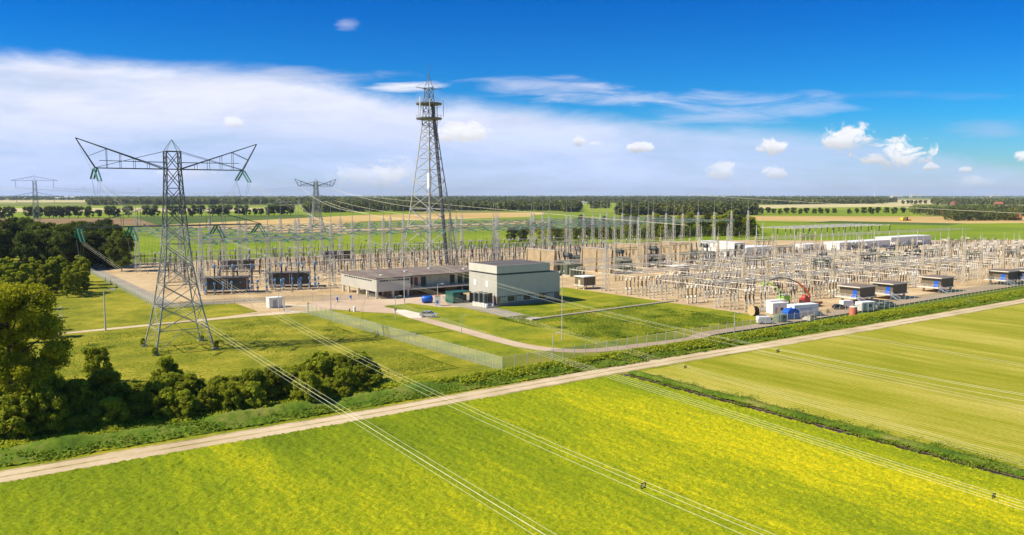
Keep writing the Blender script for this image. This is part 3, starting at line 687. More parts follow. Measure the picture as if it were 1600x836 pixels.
# main pylon -------------------------------------------------------
PU0, PV0 = -49.0, 67.0
ARM_UP = 16.5; TIP = 20.2
def big_pylon(name, label, u, v, s, insul=True, rot=0, small=False):
    t = thing(name, label, 'pylon', u, v, 0, rot); t.scale = (s, s, s)
    k = 1.0 if not small else 1.9
    m = MB(); lv = [(0, 6.6), (5.2, 5.5), (10.3, 4.5), (15.6, 3.7), (20.6, 3.0), (25.2, 2.6), (29.6, 2.3)]
    lattice(m, lv, .42*k, .22*k, skip=1)
    for sx, sy in ((-1, -1), (1, -1), (1, 1), (-1, 1)):          # leg bracing of the foot panel
        for ax in (0, 1):
            ox, oy = (-sx, sy) if ax == 0 else (sx, -sy)
            top = ((sx+ox)/2*5.5*0+(0 if ax == 0 else sx*5.5), (sy*5.5 if ax == 0 else 0), 5.2)
            m.beam((sx*6.6, sy*6.6, 0), top, .13*k)
            m.beam((sx*6.0, sy*6.0, 2.6), lerp3((sx*6.6, sy*6.6, 0), top, .5), (.13*k))
    m.build('tower_legs', M['steel'], t)
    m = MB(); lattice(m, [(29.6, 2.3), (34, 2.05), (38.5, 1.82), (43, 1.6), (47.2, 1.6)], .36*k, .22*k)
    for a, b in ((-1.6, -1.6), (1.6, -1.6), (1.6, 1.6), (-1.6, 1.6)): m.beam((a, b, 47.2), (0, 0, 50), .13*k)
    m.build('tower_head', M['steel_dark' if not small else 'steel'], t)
    for sg in (-1, 1):
        m = MB(); B_ = 1.6
        for y in (-B_, B_):
            e = y*.3
            m.beam((sg*B_, y, 43), (sg*ARM_UP, e, 43), .28*k)             # bottom chord
            m.beam((sg*TIP, 0, 49.6), (sg*B_, y, 43), .27*k)               # tip down to the body
            m.beam((sg*B_, y, 47.2), (sg*ARM_UP, e, 43.1), .14*k)         # body top to chord end
            m.beam((sg*TIP, 0, 49.6), (sg*ARM_UP, e, 43), .28*k)
            m.beam((sg*B_, y, 44.6), (sg*15.6, e, 44.7), (.13*k))
            for f in (.25, .45, .65, .84):
                xx = sg*(B_+(ARM_UP-B_)*f); yy = y*(1-.7*f); zt = 43+(49.6-43)*(abs(xx)-B_)/(TIP-B_)
                m.beam((xx, yy, 43), (xx, yy, zt), (.13*k))
            m.beam((sg*14.0, y*.4, 43+6.6*.66), (sg*17.9, e*.5, 45.6), (.13*k))
        for i in range(8):
            a = i/8; b = (i+1)/8; xa = sg*(B_+(ARM_UP-B_)*a); xb = sg*(B_+(ARM_UP-B_)*b); s1 = 1 if i % 2 else -1
            m.beam((xa, s1*B_*(1-.7*a), 43), (xb, -s1*B_*(1-.7*b), 43), (.13*k))
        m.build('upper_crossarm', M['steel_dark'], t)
        m = MB(); B_ = 2.3; E_ = 20.6
        for y in (-B_, B_):
            m.beam((sg*B_, y, 29.6), (sg*E_, y*.25, 29.6), .27*k)
            m.beam((sg*B_*.9, y*.9, 35), (sg*E_, y*.25, 29.7), .13*k)
            for f in (.3, .5, .7):
                xx = sg*(B_+(E_-B_)*f); m.beam((xx, y*(1-.75*f), 29.6), (xx, y*(1-.75*f), 35-5.4*f), (.13*k))
        for i in range(10):
            a = i/10; b = (i+1)/10; xa = sg*(B_+(E_-B_)*a); xb = sg*(B_+(E_-B_)*b); s1 = 1 if i % 2 else -1
            m.beam((xa, s1*B_*(1-.75*a), 29.6), (xb, -s1*B_*(1-.75*b), 29.6), (.13*k))
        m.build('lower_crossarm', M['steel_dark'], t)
    if insul:
        for (x, z) in ATT:
            for dy, dz in INSD:
                m = MB()
                for e in (-.35, .35): m.string((x+e, math.copysign(.5, dy), z-.2), (x+e, dy, z-dz), .2, 14, 8)
                m.beam((x-.5, dy, z-dz), (x+.5, dy, z-dz), .14)
                m.build('insulator_string', M['green_glass'], t)
            m = MB()
            for e in (-.3, .3): m.path([(x+e*(1-(q/8)), -5.3+10.5*q/8, z-2.6-4.6*math.sin(math.pi*q/8)) for q in range(9)], .05)
            m.build('jumper_loop', M['wire_dark'], t)
    for sx in (-1, 1):
        for sy in (-1, 1): MB().cbox(sx*6.7, sy*6.7, -.2, 1.2, 1.2, .6).build('footing', M['concrete'], t)
    return t
ATT = [(-ARM_UP, 43), (ARM_UP, 43), (-20.4, 29.6), (-9.6, 29.6), (9.8, 29.6), (20.2, 29.6)]
INSD = [(-5.4, 3.0), (5.2, 2.4)]
big_pylon('lattice_pylon', 'big grey lattice pylon with two crossarms and green insulators, on the left lawn', PU0, PV0, 1)
# weeds round the pylon feet
for i, (sx, sy) in enumerate(((-1, -1), (1, -1), (1, 1), (-1, 1))):
    w_ = ('nearest', 'right-hand', 'rear', 'left-hand')[i]
    shrub(i, PU0+sx*6.9, PV0+sy*6.9, .34, 'low tuft of weeds around the %s foot of the big pylon' % w_, 'weeds at the pylon feet')
x2, y2 = (495-800)/F*820, 820; u2, v2 = toUV(x2, y2)
big_pylon('lattice_pylon', 'smaller-looking distant lattice pylon with V-shaped crossarm, left of the tall mast', u2, v2, 1.06, False, R(-4), True)
# horizontal-arm pylon far left
def delta_pylon():
    x3, y3 = (58-800)/F*600, 600; u3, v3 = toUV(x3, y3)
    t = thing('lattice_pylon', 'distant pylon with two straight crossarms above the dark wood at the left', 'pylon', u3, v3, 0, R(-20))
    m = MB(); lattice(m, panels(0, 3.6, 34, 1.3, 7)+[(38, 1.2), (42.5, 1.1), (47, 1.0)], .26, .16); m.beam((0, 0, 47), (0, 0, 51.5), .3)
    m.build('tower_body', M['steel'], t)
    for z, e in ((35.6, 15.5), (47.3, 15.5)):
        for sg in (-1, 1):
            m = MB()
            for y in (-1, 1): m.beam((sg, y, z), (sg*e, 0, z), .26); m.beam((sg, y, z+3.0), (sg*e, 0, z+.2), .2)
            for q in range(5): m.beam((sg*(1+q*2.8), 0, z), (sg*(2.4+q*2.8), 0, z+2.6-q*.5), .12)
            m.build('crossarm', M['steel_dark'], t)
            MB().string((sg*(e-3), 0, z), (sg*(e-3), 0, z-5), .22, 8, 5).build('insulator_string', M['grey_porcelain'], t)
    return (u3, v3)
u3, v3 = delta_pylon()

# tall communication mast ------------------------------------------
def mast():
    u, v = toUV((672-800)/F*425, 425)
    t = thing('communication_mast', 'tall lattice radio mast with two round platforms behind the flat-roofed building', 'mast', u, v, 0, R(14))
    m = MB(); lattice(m, panels(0, 10.5, 50, 5.0, 6)+panels(50, 5.0, 76, 2.3, 6)[1:], .58, .30)
    # inner bracing rings
    for z, h in ((16, 8.7), (34, 6.8), (50, 5.0)):
        m.beam((-h, -h, z), (h, h, z), .14); m.beam((h, -h, z), (-h, h, z), .14)
    m.build('tower_body', M['grey_paint'], t)
    m = MB()
    # closed shaft climbing beside one leg up to the platforms
    m.beam((5.6, -7.0, 0), (1.2, -1.5, 84), 1.9, 6); m.build('cable_shaft', M['steel_dark'], t)
    m = MB(); m.beam((0, 0, 30), (0, 0, 76), .5, 6); m.build('ladder', M['steel_dark'], t)
    m = MB(); lattice(m, [(76, 2.3), (80, 2.2), (84, 2.0), (88, 1.7), (92, 1.5)], .38, .22)
    for a, b in ((-1, -1), (1, -1), (1, 1), (-1, 1)): m.beam((a*1.5, b*1.5, 92), (0, 0, 99.5), .22)
    m.beam((-.9, -.9, 94.8), (.9, .9, 94.8), .14); m.beam((-.9, .9, 94.8), (.9, -.9, 94.8), .14)
    m.build('mast_head', M['steel_dark'], t)
    for z in (76, 83.6):
        p = MB(); p.lathe([(z, 6.3), (z+.2, 6.8), (z+.75, 6.8), (z+.85, 6.5)], n=20)
        pl = p.build('platform', M['steel_dark'], t)
        m = MB(); n_ = 20
        for i in range(n_):
            a = 2*math.pi*i/n_; b = 2*math.pi*(i+1)/n_; q = lambda t_, zz: (6.7*math.cos(t_), 6.7*math.sin(t_), zz)
            m.beam(q(a, z+1), q(a, z+2.3), .09); m.beam(q(a, z+2.3), q(b, z+2.3), .09); m.beam(q(a, z+1.7), q(b, z+1.7), .06)
        m.build('railing', M['steel_light'], pl)
        m = MB()
        for i in range(8):
            a = 2*math.pi*i/8; m.beam((6.4*math.cos(a), 6.4*math.sin(a), z), (2.1*math.cos(a), 2.1*math.sin(a), z-4.5), .16)
        m.build('strut', M['steel'], pl)
    for i, (a, z0, z1, w) in enumerate(((3.3, 77, 87, .55), (4.0, 78, 86, .3), (.2, 70, 86, .4), (5.6, 77.5, 86, .3), (1.6, 78, 85.5, .3))):
        MB().beam((7.5*math.cos(a), 7.5*math.sin(a), z0), (7.5*math.cos(a), 7.5*math.sin(a), z1), w, 6).build('antenna', M['white'] if i < 2 else M['grey_paint'], t)
    m = MB()
    for i in range(4):
        a = math.pi/4+math.pi/2*i+.4; e = (7.2*math.cos(a), 7.2*math.sin(a), 92.2)
        for q in (-.25, .25): m.beam((1.5*math.cos(a+q*2), 1.5*math.sin(a+q*2), 91.8), e, .3)
        m.beam((1.2*math.cos(a), 1.2*math.sin(a), 96), e, .12)
        b = a+math.pi/2; m.beam((4.2*math.cos(a), 4.2*math.sin(a), 92), (4.2*math.cos(b), 4.2*math.sin(b), 92), .16)
    m.build('top_arms', M['steel_dark'], t)
    MB().beam((0, 0, 99.5), (0, 0, 105), .2, 4).build('lightning_rod', M['steel_dark'], t)
    for (x, y, z) in ((-4.6, -4.6, 46), (4.6, -4.6, 44), (-3.6, -3.6, 58), (4.9, -4.7, 40), (-2.9, -2.9, 66)):
        m = MB(); m.lathe([(0, .1), (.15, .8), (.3, 1.0), (.5, 1.0)], n=10)
        o = m.build('dish_antenna', M['white'], t); o.location = (x, y-.6, z); o.rotation_euler = (R(90), 0, R(x*8))
    MB().box(-6.2, -4.7, -6.2, -4.7, 40, 48).build('antenna_panel', M['white'], t)
mast()

# ------------------------------------------------------------------ overhead lines from the big pylon
def bundle(name, label, pts, n_=4, gap=.24, r=.03, m='wire', group=None):
    """pts in site metres (u,v,z); bundled conductors with spacers, one thing"""
    a = Vector(pts[0]); root = thing(name, label, 'power line', pts[0][0], pts[0][1], pts[0][2], 0, group)
    loc = [(p[0]-pts[0][0], p[1]-pts[0][1], p[2]-pts[0][2]) for p in pts]
    d = Vector((loc[-1][0], loc[-1][1], 0)).normalized(); s = Vector((-d.y, d.x, 0))
    offs = [(s*(-gap), 0), (s*gap, 0), (s*(-gap), -gap*1.6), (s*gap, -gap*1.6)][:n_] if n_ > 1 else [(s*0, 0)]
    for o_, dz in offs:
        MB().path([(p[0]+o_.x, p[1]+o_.y, p[2]+dz) for p in loc], r, 4).build('conductor', M[m], root)
    return root, loc, s
def spacer(root, loc, s, i, gap=.17):
    p = Vector(loc[i]); m = MB()
    a = [p-s*gap, p+s*gap, p+s*gap-Vector((0, 0, gap*1.6)), p-s*gap-Vector((0, 0, gap*1.6))]
    for k in range(4): m.beam(a[k], a[(k+1) % 4], .06)
    m.beam(a[0], a[2], .10)
    m.build('spacer', M['black'], root)
def parab(u0, u1, pts3, v_end, n_=40):
    (va, za), (vb, zb), (vc, zc) = pts3
    A = np.polyfit([va, vb, vc], [za, zb, zc], 2); out = []
    for i in range(n_+1):
        v = va+(v_end-va)*i/n_; out.append((u0+(u1-u0)*i/n_, v, float(np.polyval(A, v))))
    return out
LG = 'conductor bundles leaving the big pylon towards the camera side'
lines = [
    ('from the left end of its lower crossarm', parab(PU0-20.4, PU0-20.4, ((PV0-5.4, 26.6), (-35, 21.7), (-100, 19.3)), -230), (4, 24)),
    ('from the left end of its upper crossarm', parab(PU0-16.5, PU0-14, ((PV0-5.4, 40), (-50, 23.7), (-111, 21.2)), -230), (6, 23)),
    ('from the inner right of its lower crossarm', parab(PU0+9.8, PU0+9.8, ((PV0-5.4, 26.6), (-35, 20.4), (-110, 17.5)), -230), (8, 24)),
    ('from the right end of its upper crossarm', parab(PU0+16.5, PU0+16.5, ((PV0-5.4, 40), (-50, 24.5), (-112, 22.8)), -230), (9, 21)),
    ('from the right end of its lower crossarm', parab(PU0+20.2, PU0+20.2, ((PV0-5.4, 26.6), (-36, 20.2), (-111, 17.0)), -230), (11, 19)),
]
for lab, pts, sp in lines:
    thin = 'right end of its lower' in lab
    rt, loc, s = bundle('power_line', 'wire bundle %s of the big pylon towards the camera' % lab.replace('its ', ''), pts, 3 if 'upper' in lab else 4, r=.011 if thin else .016, group=LG)
    for i in sp: spacer(rt, loc, s, i)
# wires from the pylon back to the first gantry
gantry_pts = [(-22, 30), (-10, 30), (4, 30), (12, 30), (24, 30), (34, 30)]
for i, (x, z) in enumerate(ATT):
    e = (-19+i*10.4, 176, 20.2); a = (PU0+x, PV0+4.6, z-1.6)
    bundle('power_line', 'dark wire pair from the big pylon to the first gantry, %s from left' % ('first', 'second', 'third', 'fourth', 'fifth', 'sixth')[i], catenary(a, e, 2.2, 18), 2, .2, .035, 'wire_dark', 'lines between the big pylon and the first gantry')
# earth wires
for sg, e in ((1, (-10, 176, 31)), (-1, (-32, 250, 31))):
    bundle('earth_wire', 'thin earth wire from the %s tip of the big pylon to the yard' % ('right' if sg > 0 else 'left'), catenary((PU0+sg*TIP, PV0, 49.6), e, 1.5, 18), 1, r=.05, m='wire_dark')
# distant lines
def far_line(a, b, sag, n_, r, label, m='wire', name='power_line'):
    bundle(name, label, catenary(a, b, sag, 22), n_, .5, r, m)
for i, (x, z) in enumerate(((-15, 45), (15, 45), (-20, 31), (20, 31))):
    far_line((u3+(-12, 12, -12, 12)[i], v3, (42, 42, 31, 31)[i]), (u2+x, v2, z), 6, 2, .14, 'pale wires between the two distant pylons, %s span' % ('top left', 'top right', 'lower left', 'lower right')[i])
    p = toUV(-1500, 1100+i*20)
    far_line((u3+(-12, 12, -12, 12)[i], v3, (42, 42, 31, 31)[i]), (p[0], p[1], 46), 8, 2, .12, 'pale wires leaving the straight-armed distant pylon leftwards, %s span' % ('top left', 'top right', 'lower left', 'lower right')[i])
for i, (x, z, e) in enumerate(((16, 44, (206, 316, 26)), (-15, 44, (120, 318, 26)), (20, 31, (234, 316, 20)), (-20, 31, (100, 318, 20)), (8, 31, (180, 318, 20)))):
    far_line((u2+x, v2, z), e, 6, 2, .11, 'wires from the distant V-arm pylon down to the yard, %s of five' % ('first', 'second', 'third', 'fourth', 'fifth')[i])
def worldpt(px, py, d):
    r_ = ray(px, py); t = d/r_[1]; x, y, z = r_[0]*t, d, H+r_[2]*t; return (*toUV(x, y), z)
far_line(worldpt(540, 303.5, 900), worldpt(1075, 352, 430), 1.0, 2, .09, 'long pale line crossing in front of the trees behind the tall mast')
far_line(worldpt(1080, 304, 900), worldpt(1680, 337, 420), 1.0, 2, .09, 'pale line crossing the fields at the upper right')

# ------------------------------------------------------------------ buildings
def building_control():
    u, v = PU(776.5, 479.5)
    t = thing('control_building', 'grey-green two-tier windowless control building on a brick base', 'building', u, v)
    L_, D_ = 26.5, 17
    MB().box(0, L_, 0, D_, -.3, 3.4).build('brick_base', M['brick'], t)
    w = MB().box(-.05, L_+.05, -.05, D_+.05, 3.4, 10.4).build('wall', M['grey_green'], t)
    m = MB()
    for i in range(7):
        x0 = 1.3+i*3.3
        MB().box(x0, x0+2.5, -.07, .02, 1.5, 3.0).build('window', M['glass'] if i % 2 else M['pale_glass'], t)
        m.box(x0+2.5, x0+2.75, -.1, .02, 1.3, 3.2)
    m.box(1, 24.4, -.12, .02, 1.25, 1.42); m.build('window_frames', M['offwhite'], t)
    MB().box(.4, L_-4.0, .6, D_-.6, 10.4, 11.2).build('dark_recess', M['trans_dark'], t)
    MB().box(-.1, L_-4.4, -.1, D_+.1, 11.0, 13.6).build('upper_tier', M['grey_green_band'], t)
    MB().box(.25, L_-4.75, .25, D_-.25, 13.6, 13.66).build('roof', M['dark_roof'], t)
    MB().box(L_-4, L_-.3, .3, D_-.3, 10.4, 10.46).build('lower_roof', M['dark_roof'], t)
    for y0 in (5.2, 12.6):
        MB().box(-.12, -.04, y0, y0+1.3, 6.1, 8.1).build('wall_hatch', M['white'], t)
    # ventilation and cooler group at the left end
    MB().box(-5.0, -.4, -1.2, -.9, 0, .5).build('kerb_wall', M['concrete'], t)
building_control()
def coolers():
    u, v = PU(752, 478)
    for i in range(3):
        t = thing('cooler_unit', 'pair of dark grilled coolers on white feet beside the control building, %s one' % ('left', 'middle', 'right')[i], 'cooler', u+i*.2, v-i*2.6+2, 0, 0, 'coolers at the end of the control building')
        MB().box(-1.7, 1.7, -.7, .7, 0, 1.4).build('base', M['offwhite'], t)
        MB().box(-1.6, -.3, -.5, .5, 1.4, 4.2).build('grille', M['trans_dark'], t)
        MB().box(.3, 1.6, -.5, .5, 1.4, 4.4).build('grille', M['louvre'], t)
        MB().box(-1.8, 1.8, -.2, .2, 4.4, 4.65).build('duct', M['offwhite'], t)
        for x in (-1.2, 1.2): MB().lathe([(0, .5), (1.1, .5), (1.2, .3)], n=10, x=x, y=-1.2).build('fan', M['white'], t)
coolers()
def green_shed():
    u, v = PU(708, 474.5)
    t = thing('equipment_shed', 'dark green open metal shed standing left of the control building', 'shed', u, v)
    MB().box(-.1, 7.1, -.1, 5.1, 3.5, 3.8).build('roof', M['green_box'], t)
    for x in (0, 6.8):
        for y in (0, 4.8): MB().box(x, x+.2, y, y+.2, 0, 3.5).build('post', M['green_box'], t)
    MB().box(.2, 6.9, 4.7, 4.8, 0, 3.5).build('back_panel', M['green_box'], t)
    MB().box(0.05, .12, .2, 4.8, 0, 3.5).build('side_panel', M['green_box'], t)
    MB().box(.3, 3.0, .2, .4, .2, 3.3).build('front_grille', M['green_box'], t)
    MB().box(3.6, 6.2, 1.2, 4.2, 0, 2.6).build('generator', M['trans_dark'], t)
green_shed()
def building_left():
    # long low building raised on columns
    u0, v0 = PU(588, 468); u0 += .2
    t = thing('office_building', 'long flat-roofed office building raised on concrete columns, left of the control building', 'building', u0, v0)
    D_ = 31.0; L_ = 50.0; z0 = 2.6; z1 = 7.2
    MB().box(0, 13.5, 0, D_, z0, z1).build('front_wing', M['grey_green'], t)
    MB().box(13.5, L_, 4, D_, z0, z1).build('long_wing', M['grey_green_band'], t)
    MB().box(-.3, 14, -.3, D_+.3, z1, z1+.35).build('roof', M['roof'], t)
    MB().box(14, L_, 1.2, D_+.3, z1, z1+.35).build('roof', M['roof'], t)
    MB().box(13.5, 44, .6, 4, z0-.2, z0+.3).build('balcony_slab', M['offwhite'], t)
    m = MB()
    for i in range(18): m.box(13.6+i*1.75, 13.7+i*1.75, .7, .78, z0+.3, z0+1.3)
    m.box(13.6, 44, .7, .78, z0+1.2, z0+1.3); m.build('balcony_railing', M['green_box'], t)
    for i, x in enumerate((14.4, 20, 22.5, 25, 27.5, 30, 32.5, 36, 39)):
        MB().box(x, x+2.1, 3.9, 4.02, z0+.5, z1-.6).build('window', M['pale_glass'] if 1 < i < 6 else M['glass'], t)
    MB().box(41.6, 43, 3.88, 4.02, z0+.1, z1-.8).build('door', M['red_door'], t)
    MB().box(17.2, 18.6, 3.88, 4.02, z0+.1, z1-.8).build('door', M['red_door'], t)
    for i in range(10): MB().box(1.2+i*1.2, 2.2+i*1.2, -.04, .02, z1-1.0, z1-.5).build('window', M['glass'], t)
    for i in range(12): MB().box(-.04, .02, 4+i*2.0, 5.6+i*2.0, z1-1.1, z1-.65).build('window', M['glass'], t)
    for x in (.6, 7, 13, 20, 27, 34, 41, 48):
        for y in (1.2, 9, 17, 25, 30):
            if x > 14 and y < 2: continue
            MB().box(x-.35, x+.35, y-.35, y+.35, 0, z0).build('column', M['offwhite'], t)
    for (x0, x1, y0, y1) in ((16, 21, 8, 12), (24, 30, 8.4, 14), (33, 38, 8, 12), (8, 12, 6, 10)):
        MB().box(x0, x1, y0, y1, 0, z0).build('ground_floor_room', M['tan_concrete'], t)
    MB().box(21.5, 22.6, 8.3, 8.4, 0, 2.2).build('door', M['red_door'], t)
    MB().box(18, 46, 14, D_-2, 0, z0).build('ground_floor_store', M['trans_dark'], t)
    m = MB()
    for x, y in ((6, 8), (20, 16), (34, 22), (44, 12)): m.cbox(x, y, z1+.3, 1.2, 1.2, .4)
    m.build('rooflight', M['offwhite'], t)
building_left()

# relay houses on stilts ---------------------------------------------
def relay_house(kind):
    def f():
        t = thing('relay_house', '', 'relay house')
        w, d, z0, h = (9.4, 7.5, 2.0, 3.3) if kind == 'right' else (16, 6, 1.4, 4.2)
        MB().box(-w/2, w/2, -d/2, d/2, z0, z0+h).build('wall', M['dark_panel'] if kind == 'right' else M['louvre'], t)
        MB().box(-w/2-1.0, w/2+.5, -d/2-.6, d/2+.6, z0+h, z0+h+.35).build('roof', M['offwhite'] if kind == 'right' else M['dark_roof'], t)
        if kind == 'right': MB().box(-w/2-.7, w/2+.2, -d/2-.3, d/2+.3, z0+h+.35, z0+h+.4).build('roofing', M['roof'], t)
        MB().box(-w/2-(2.6 if kind == 'right' else .6), w/2+.3, -d/2-.3, d/2+.3, z0-.35, z0).build('floor_slab', M['offwhite'], t)
        for x in (-w/2+.6, w/2-.6):
            for y in (-d/2+.7, d/2-.7): MB().box(x-.3, x+.3, y-.3, y+.3, 0, z0-.35).build('leg', M['offwhite'], t)
        if kind == 'right':
            MB().box(-w/2-.06, -w/2+.02, -d/2+1, -d/2+2.6, z0+.05, z0+2.3).build('door', M['strong_blue'], t)
            MB().box(-w/2-.9, -w/2-.1, -d/2+.8, -d/2+2.8, z0, z0+.3).build('door_step', M['strong_blue'], t)
            m = MB()
            for e in (-.45, .45): m.beam((-w/2-2.2+e, -d/2-.3, z0), (-w/2-1.4+e, -d/2-3.6, 0), .16)
            for i in range(7):
                q = (i+.5)/7; m.box(-w/2-2.6+.8*q, -w/2-1.7+.8*q, -d/2-.3-3.3*q-.12, -d/2-.3-3.3*q+.12, z0*(1-q)-.04, z0*(1-q)+.04)
            m.build('steps', M['pale_blue'], t)
            m = MB()
            for y in np.linspace(-d/2, d/2, 5): m.beam((-w/2-2.5, y, z0), (-w/2-2.5, y, z0+1.1), .07)
            m.beam((-w/2-2.5, -d/2, z0+1.1), (-w/2-2.5, d/2, z0+1.1), .07); m.beam((-w/2-2.5, -d/2, z0+.6), (-w/2-2.5, d/2, z0+.6), .06)
            for e in (0, .9): m.beam((-w/2-2.6+e, -d/2-.3, z0+1), (-w/2-1.8+e, -d/2-3.6, 1), .06)
            m.build('railing', M['white'], t)
        else:
            for x in (-w/2+2.2, w/2-5.4): MB().box(x, x+3.0, -d/2-.05, -d/2+.02, z0+.4, z0+h-.7).build('opening', M['glass'], t)
            m = MB()
            for x in (-w/2, -w/2+1.4, 0, .8, w/2-.2): m.box(x, x+.2, -d/2-.12, -d/2, z0, z0+h)
            m.build('frame', M['offwhite'], t)
        return t
    return f
for px, py, nm in ((1338, 475, 'nearest, behind the parked cars'), (1390, 469, 'second, right of the cars'), (1466, 458, 'third, standing alone by the fence'), (1571, 446, 'fourth, near the right edge'), (1606, 445, 'last, cut by the right edge')):
    u_, v_ = PU(px, py); place('relay_r', relay_house('right'), u_+7, v_+4, 0, 0, 1.0, 'brown stilted relay house with blue door, '+nm, 'relay houses along the right fence')
for px, py, nm in ((357, 458, 'the left of the two at the front'), (457, 449, 'the right of the two at the front')):
    u_, v_ = PU(px, py); place('relay_l', relay_house('left'), u_, v_+3, 0, R(-22), 1, 'dark louvred house in the left yard, '+nm, 'louvred houses in the left yard')
for px, py, nm in ((375, 425, 'rear one behind the two front ones'), (530, 408, 'farther one near the middle of the yard')):
    u_, v_ = PU(px, py); place('relay_l', None, u_, v_+3, 0, R(-22), .95, 'dark louvred house in the left yard, '+nm, 'louvred houses in the left yard')
u_, v_ = PU(922, 452)
def cabin(label, w, d, z0, h, wallm):
    def f():
        t = thing('switch_cabin', label, 'cabin')
        MB().box(-w/2, w/2, -d/2, d/2, z0, z0+h).build('wall', M[wallm], t)
        MB().box(-w/2-.3, w/2+.3, -d/2-.3, d/2+.3, z0+h, z0+h+.3).build('roof', M['white'], t)
        MB().box(-w/2-.2, w/2+.2, -d/2-.2, d/2+.2, z0-.25, z0).build('floor_slab', M['white'], t)
        for x in (-w/2+.6, w/2-.6):
            for y in (-d/2+.6, d/2-.6): MB().box(x-.2, x+.2, y-.2, y+.2, 0, z0-.25).build('leg', M['offwhite'], t)
        MB().box(-w/2-.04, -w/2+.02, -.6, .6, z0+.1, z0+2.1).build('door', M['tan_steel'], t)
        return t
    return f
place('cab1', cabin('small brown cabin on four legs right of the control building', 6, 5.5, 1.6, 3.2, 'dark_panel'), u_, v_+3)
u_, v_ = PU(1066, 432)
place('cab2', cabin('small tan cabin with white roof below the fourth blast wall', 9, 6, 1.2, 3.4, 'tan_concrete'), u_, v_+3)
# white halls
def hall(px, py, L_, D_, h, label, rot=0, grey_end=False):
    u, v = PU(px, py); t = thing('white_hall', label, 'hall', u, v, 0, rot)
    MB().box(0, L_, 0, D_, 0, h).build('wall', M['white_panel'], t)
    MB().box(-.2, L_+.2, -.2, D_+.2, h, h+.4).build('roof', M['white'], t)
    MB().box(L_*.4, L_*.4+3, -.06, .02, 0, 3.4).build('door', M['grey_paint'], t)
    if grey_end:
        MB().box(.3, L_-.3, -.08, .02, .2, h-1).build('end_panel', M['trans_dark'], t)
        MB().box(L_*.4, L_*.4+2.2, -.12, .02, h*.5, h*.5+2.2).build('window', M['glass'], t)
hall(1312, 391, 62, 12, 4.6, 'long low white hall in the right yard, nearer left part')
hall(1392, 385, 56, 12, 6, 'long low white hall in the right yard, farther right part')
hall(1147, 407, 9, 26, 9.5, 'white hall with dark grey end in the middle of the yard', 0, True)
hall(1166, 404, 26, 14, 6, 'low white annex right of the white hall with grey end')
hall(1255, 391, 18, 8, 3.4, 'small white flat cabin in front of the long white hall')

# blast walls and transformers -------------------------------------------
def blast_wall():
    t = thing('blast_wall', '', 'wall')
    MB().box(-.35, .35, 0, 22, 0, 11.3).build('panel', M['tan_concrete'], t)
    for y in (0, 10.6, 21.2): MB().quad_box([(-1.5, y, 0), (1.5, y, 0), (1.5, y+.8, 0), (-1.5, y+.8, 0), (-.55, y, 11.6), (.55, y, 11.6), (.55, y+.8, 11.6), (-.55, y+.8, 11.6)]).build('buttress', M['tan_concrete'], t)
    MB().box(-.5, .5, -.05, 22.1, 11.3, 11.65).build('coping', M['concrete'], t)
    return t
def transformer(dark):
    def f():
        t = thing('power_transformer', '', 'transformer')
        m1 = M['trans_dark' if dark else 'trans_green']
        MB().box(-2.2, 2.2, -5, 5, .8, 5.6).build('tank', m1, t)
        MB().box(-2.8, 2.8, -5.6, 5.6, 0, .8).build('plinth', M['concrete'], t)
        for sx in (-1, 1):
            for y in (-3.4, 0, 3.4):
                m = MB()
                for k in range(7): m.box(sx*3.0-.55, sx*3.0+.55, y-1.2+k*.38, y-1.05+k*.38, 1.2, 5.0)
                m.box(sx*3.0-.15, sx*3.0+.15, y-1.3, y+1.3, 4.9, 5.15); m.build('radiator', m1, t)
        o = MB().lathe([(0, .3), (.1, .9), (4.4, .9), (4.5, .3)], n=12).build('oil_conservator', M['trans_dark'], t); o.rotation_euler = (R(90), 0, 0); o.location = (.6, 2.4, 8.0)
        MB().beam((.6, 1.5, 5.6), (.6, 1.5, 7.2), .3).beam((.6, -1.5, 5.6), (.6, -1.5, 7.2), .3).build('conservator_stand', m1, t)
        for y in (-3.6, -.4, 2.8):
            m = MB()
            a = Vector((-1.0, y, 5.6)); b = Vector((-2.6, y-.6, 9.6)); m.string(a, b, .34, 9, 8); m.build('bushing', M['black_porcelain'], t)
        for y in (-2.2, 0, 2.2): MB().ribs(1.6, y-1, 5.6, 7.6, .25).build('bushing', M['porcelain'], t)
        for k in range(5): MB().lathe([(0.8, .45), (3.4, .45), (3.6, .2)], n=10, x=-3.4+k*1.7, y=-6.6).build('cooling_pump', m1, t)
        return t
    return f
wu, wv = PU(868, 432)
walls = [(868, 431, 'first from the left, behind the control building'), (957, 428, 'second from the left, behind the small brown cabin'), (1008, 418, 'third from the left'), (1080, 414, 'fourth from the left, behind the tan cabin')]
for i, (px, py, nm) in enumerate(walls):
    u_, v_ = PU(px, py); place('bw', blast_wall, u_, v_, 0, 0, 1, 'tall tan concrete blast wall between transformers, '+nm, 'tan concrete blast walls')
for i, (px, py, d_, nm) in enumerate(((893, 432, 0, 'standing right of the first blast wall'), (975, 424, 0, 'standing right of the second blast wall'), (1028, 418, 1, 'standing right of the third blast wall'), (1108, 412, 1, 'standing right of the fourth blast wall'),
                                      (1375, 412, 1, 'in front of the long white hall, left one'), (1405, 408, 0, 'in front of the long white hall, middle one'), (1440, 404, 1, 'in front of the long white hall, right one'), (1298, 420, 1, 'in the middle of the right yard'), (918, 421, 1, 'between the first and second blast wall'), (992, 414, 0, 'between the second and third blast wall'), (1050, 408, 1, 'between the third and fourth blast wall'))):
    u_, v_ = PU(px, py); place('tr%d' % d_, transformer(d_), u_+2, v_+6, 0, 0, 1.15 if i < 4 or i > 7 else .85, 'finned oil transformer with black bushings, '+nm, 'large transformers')

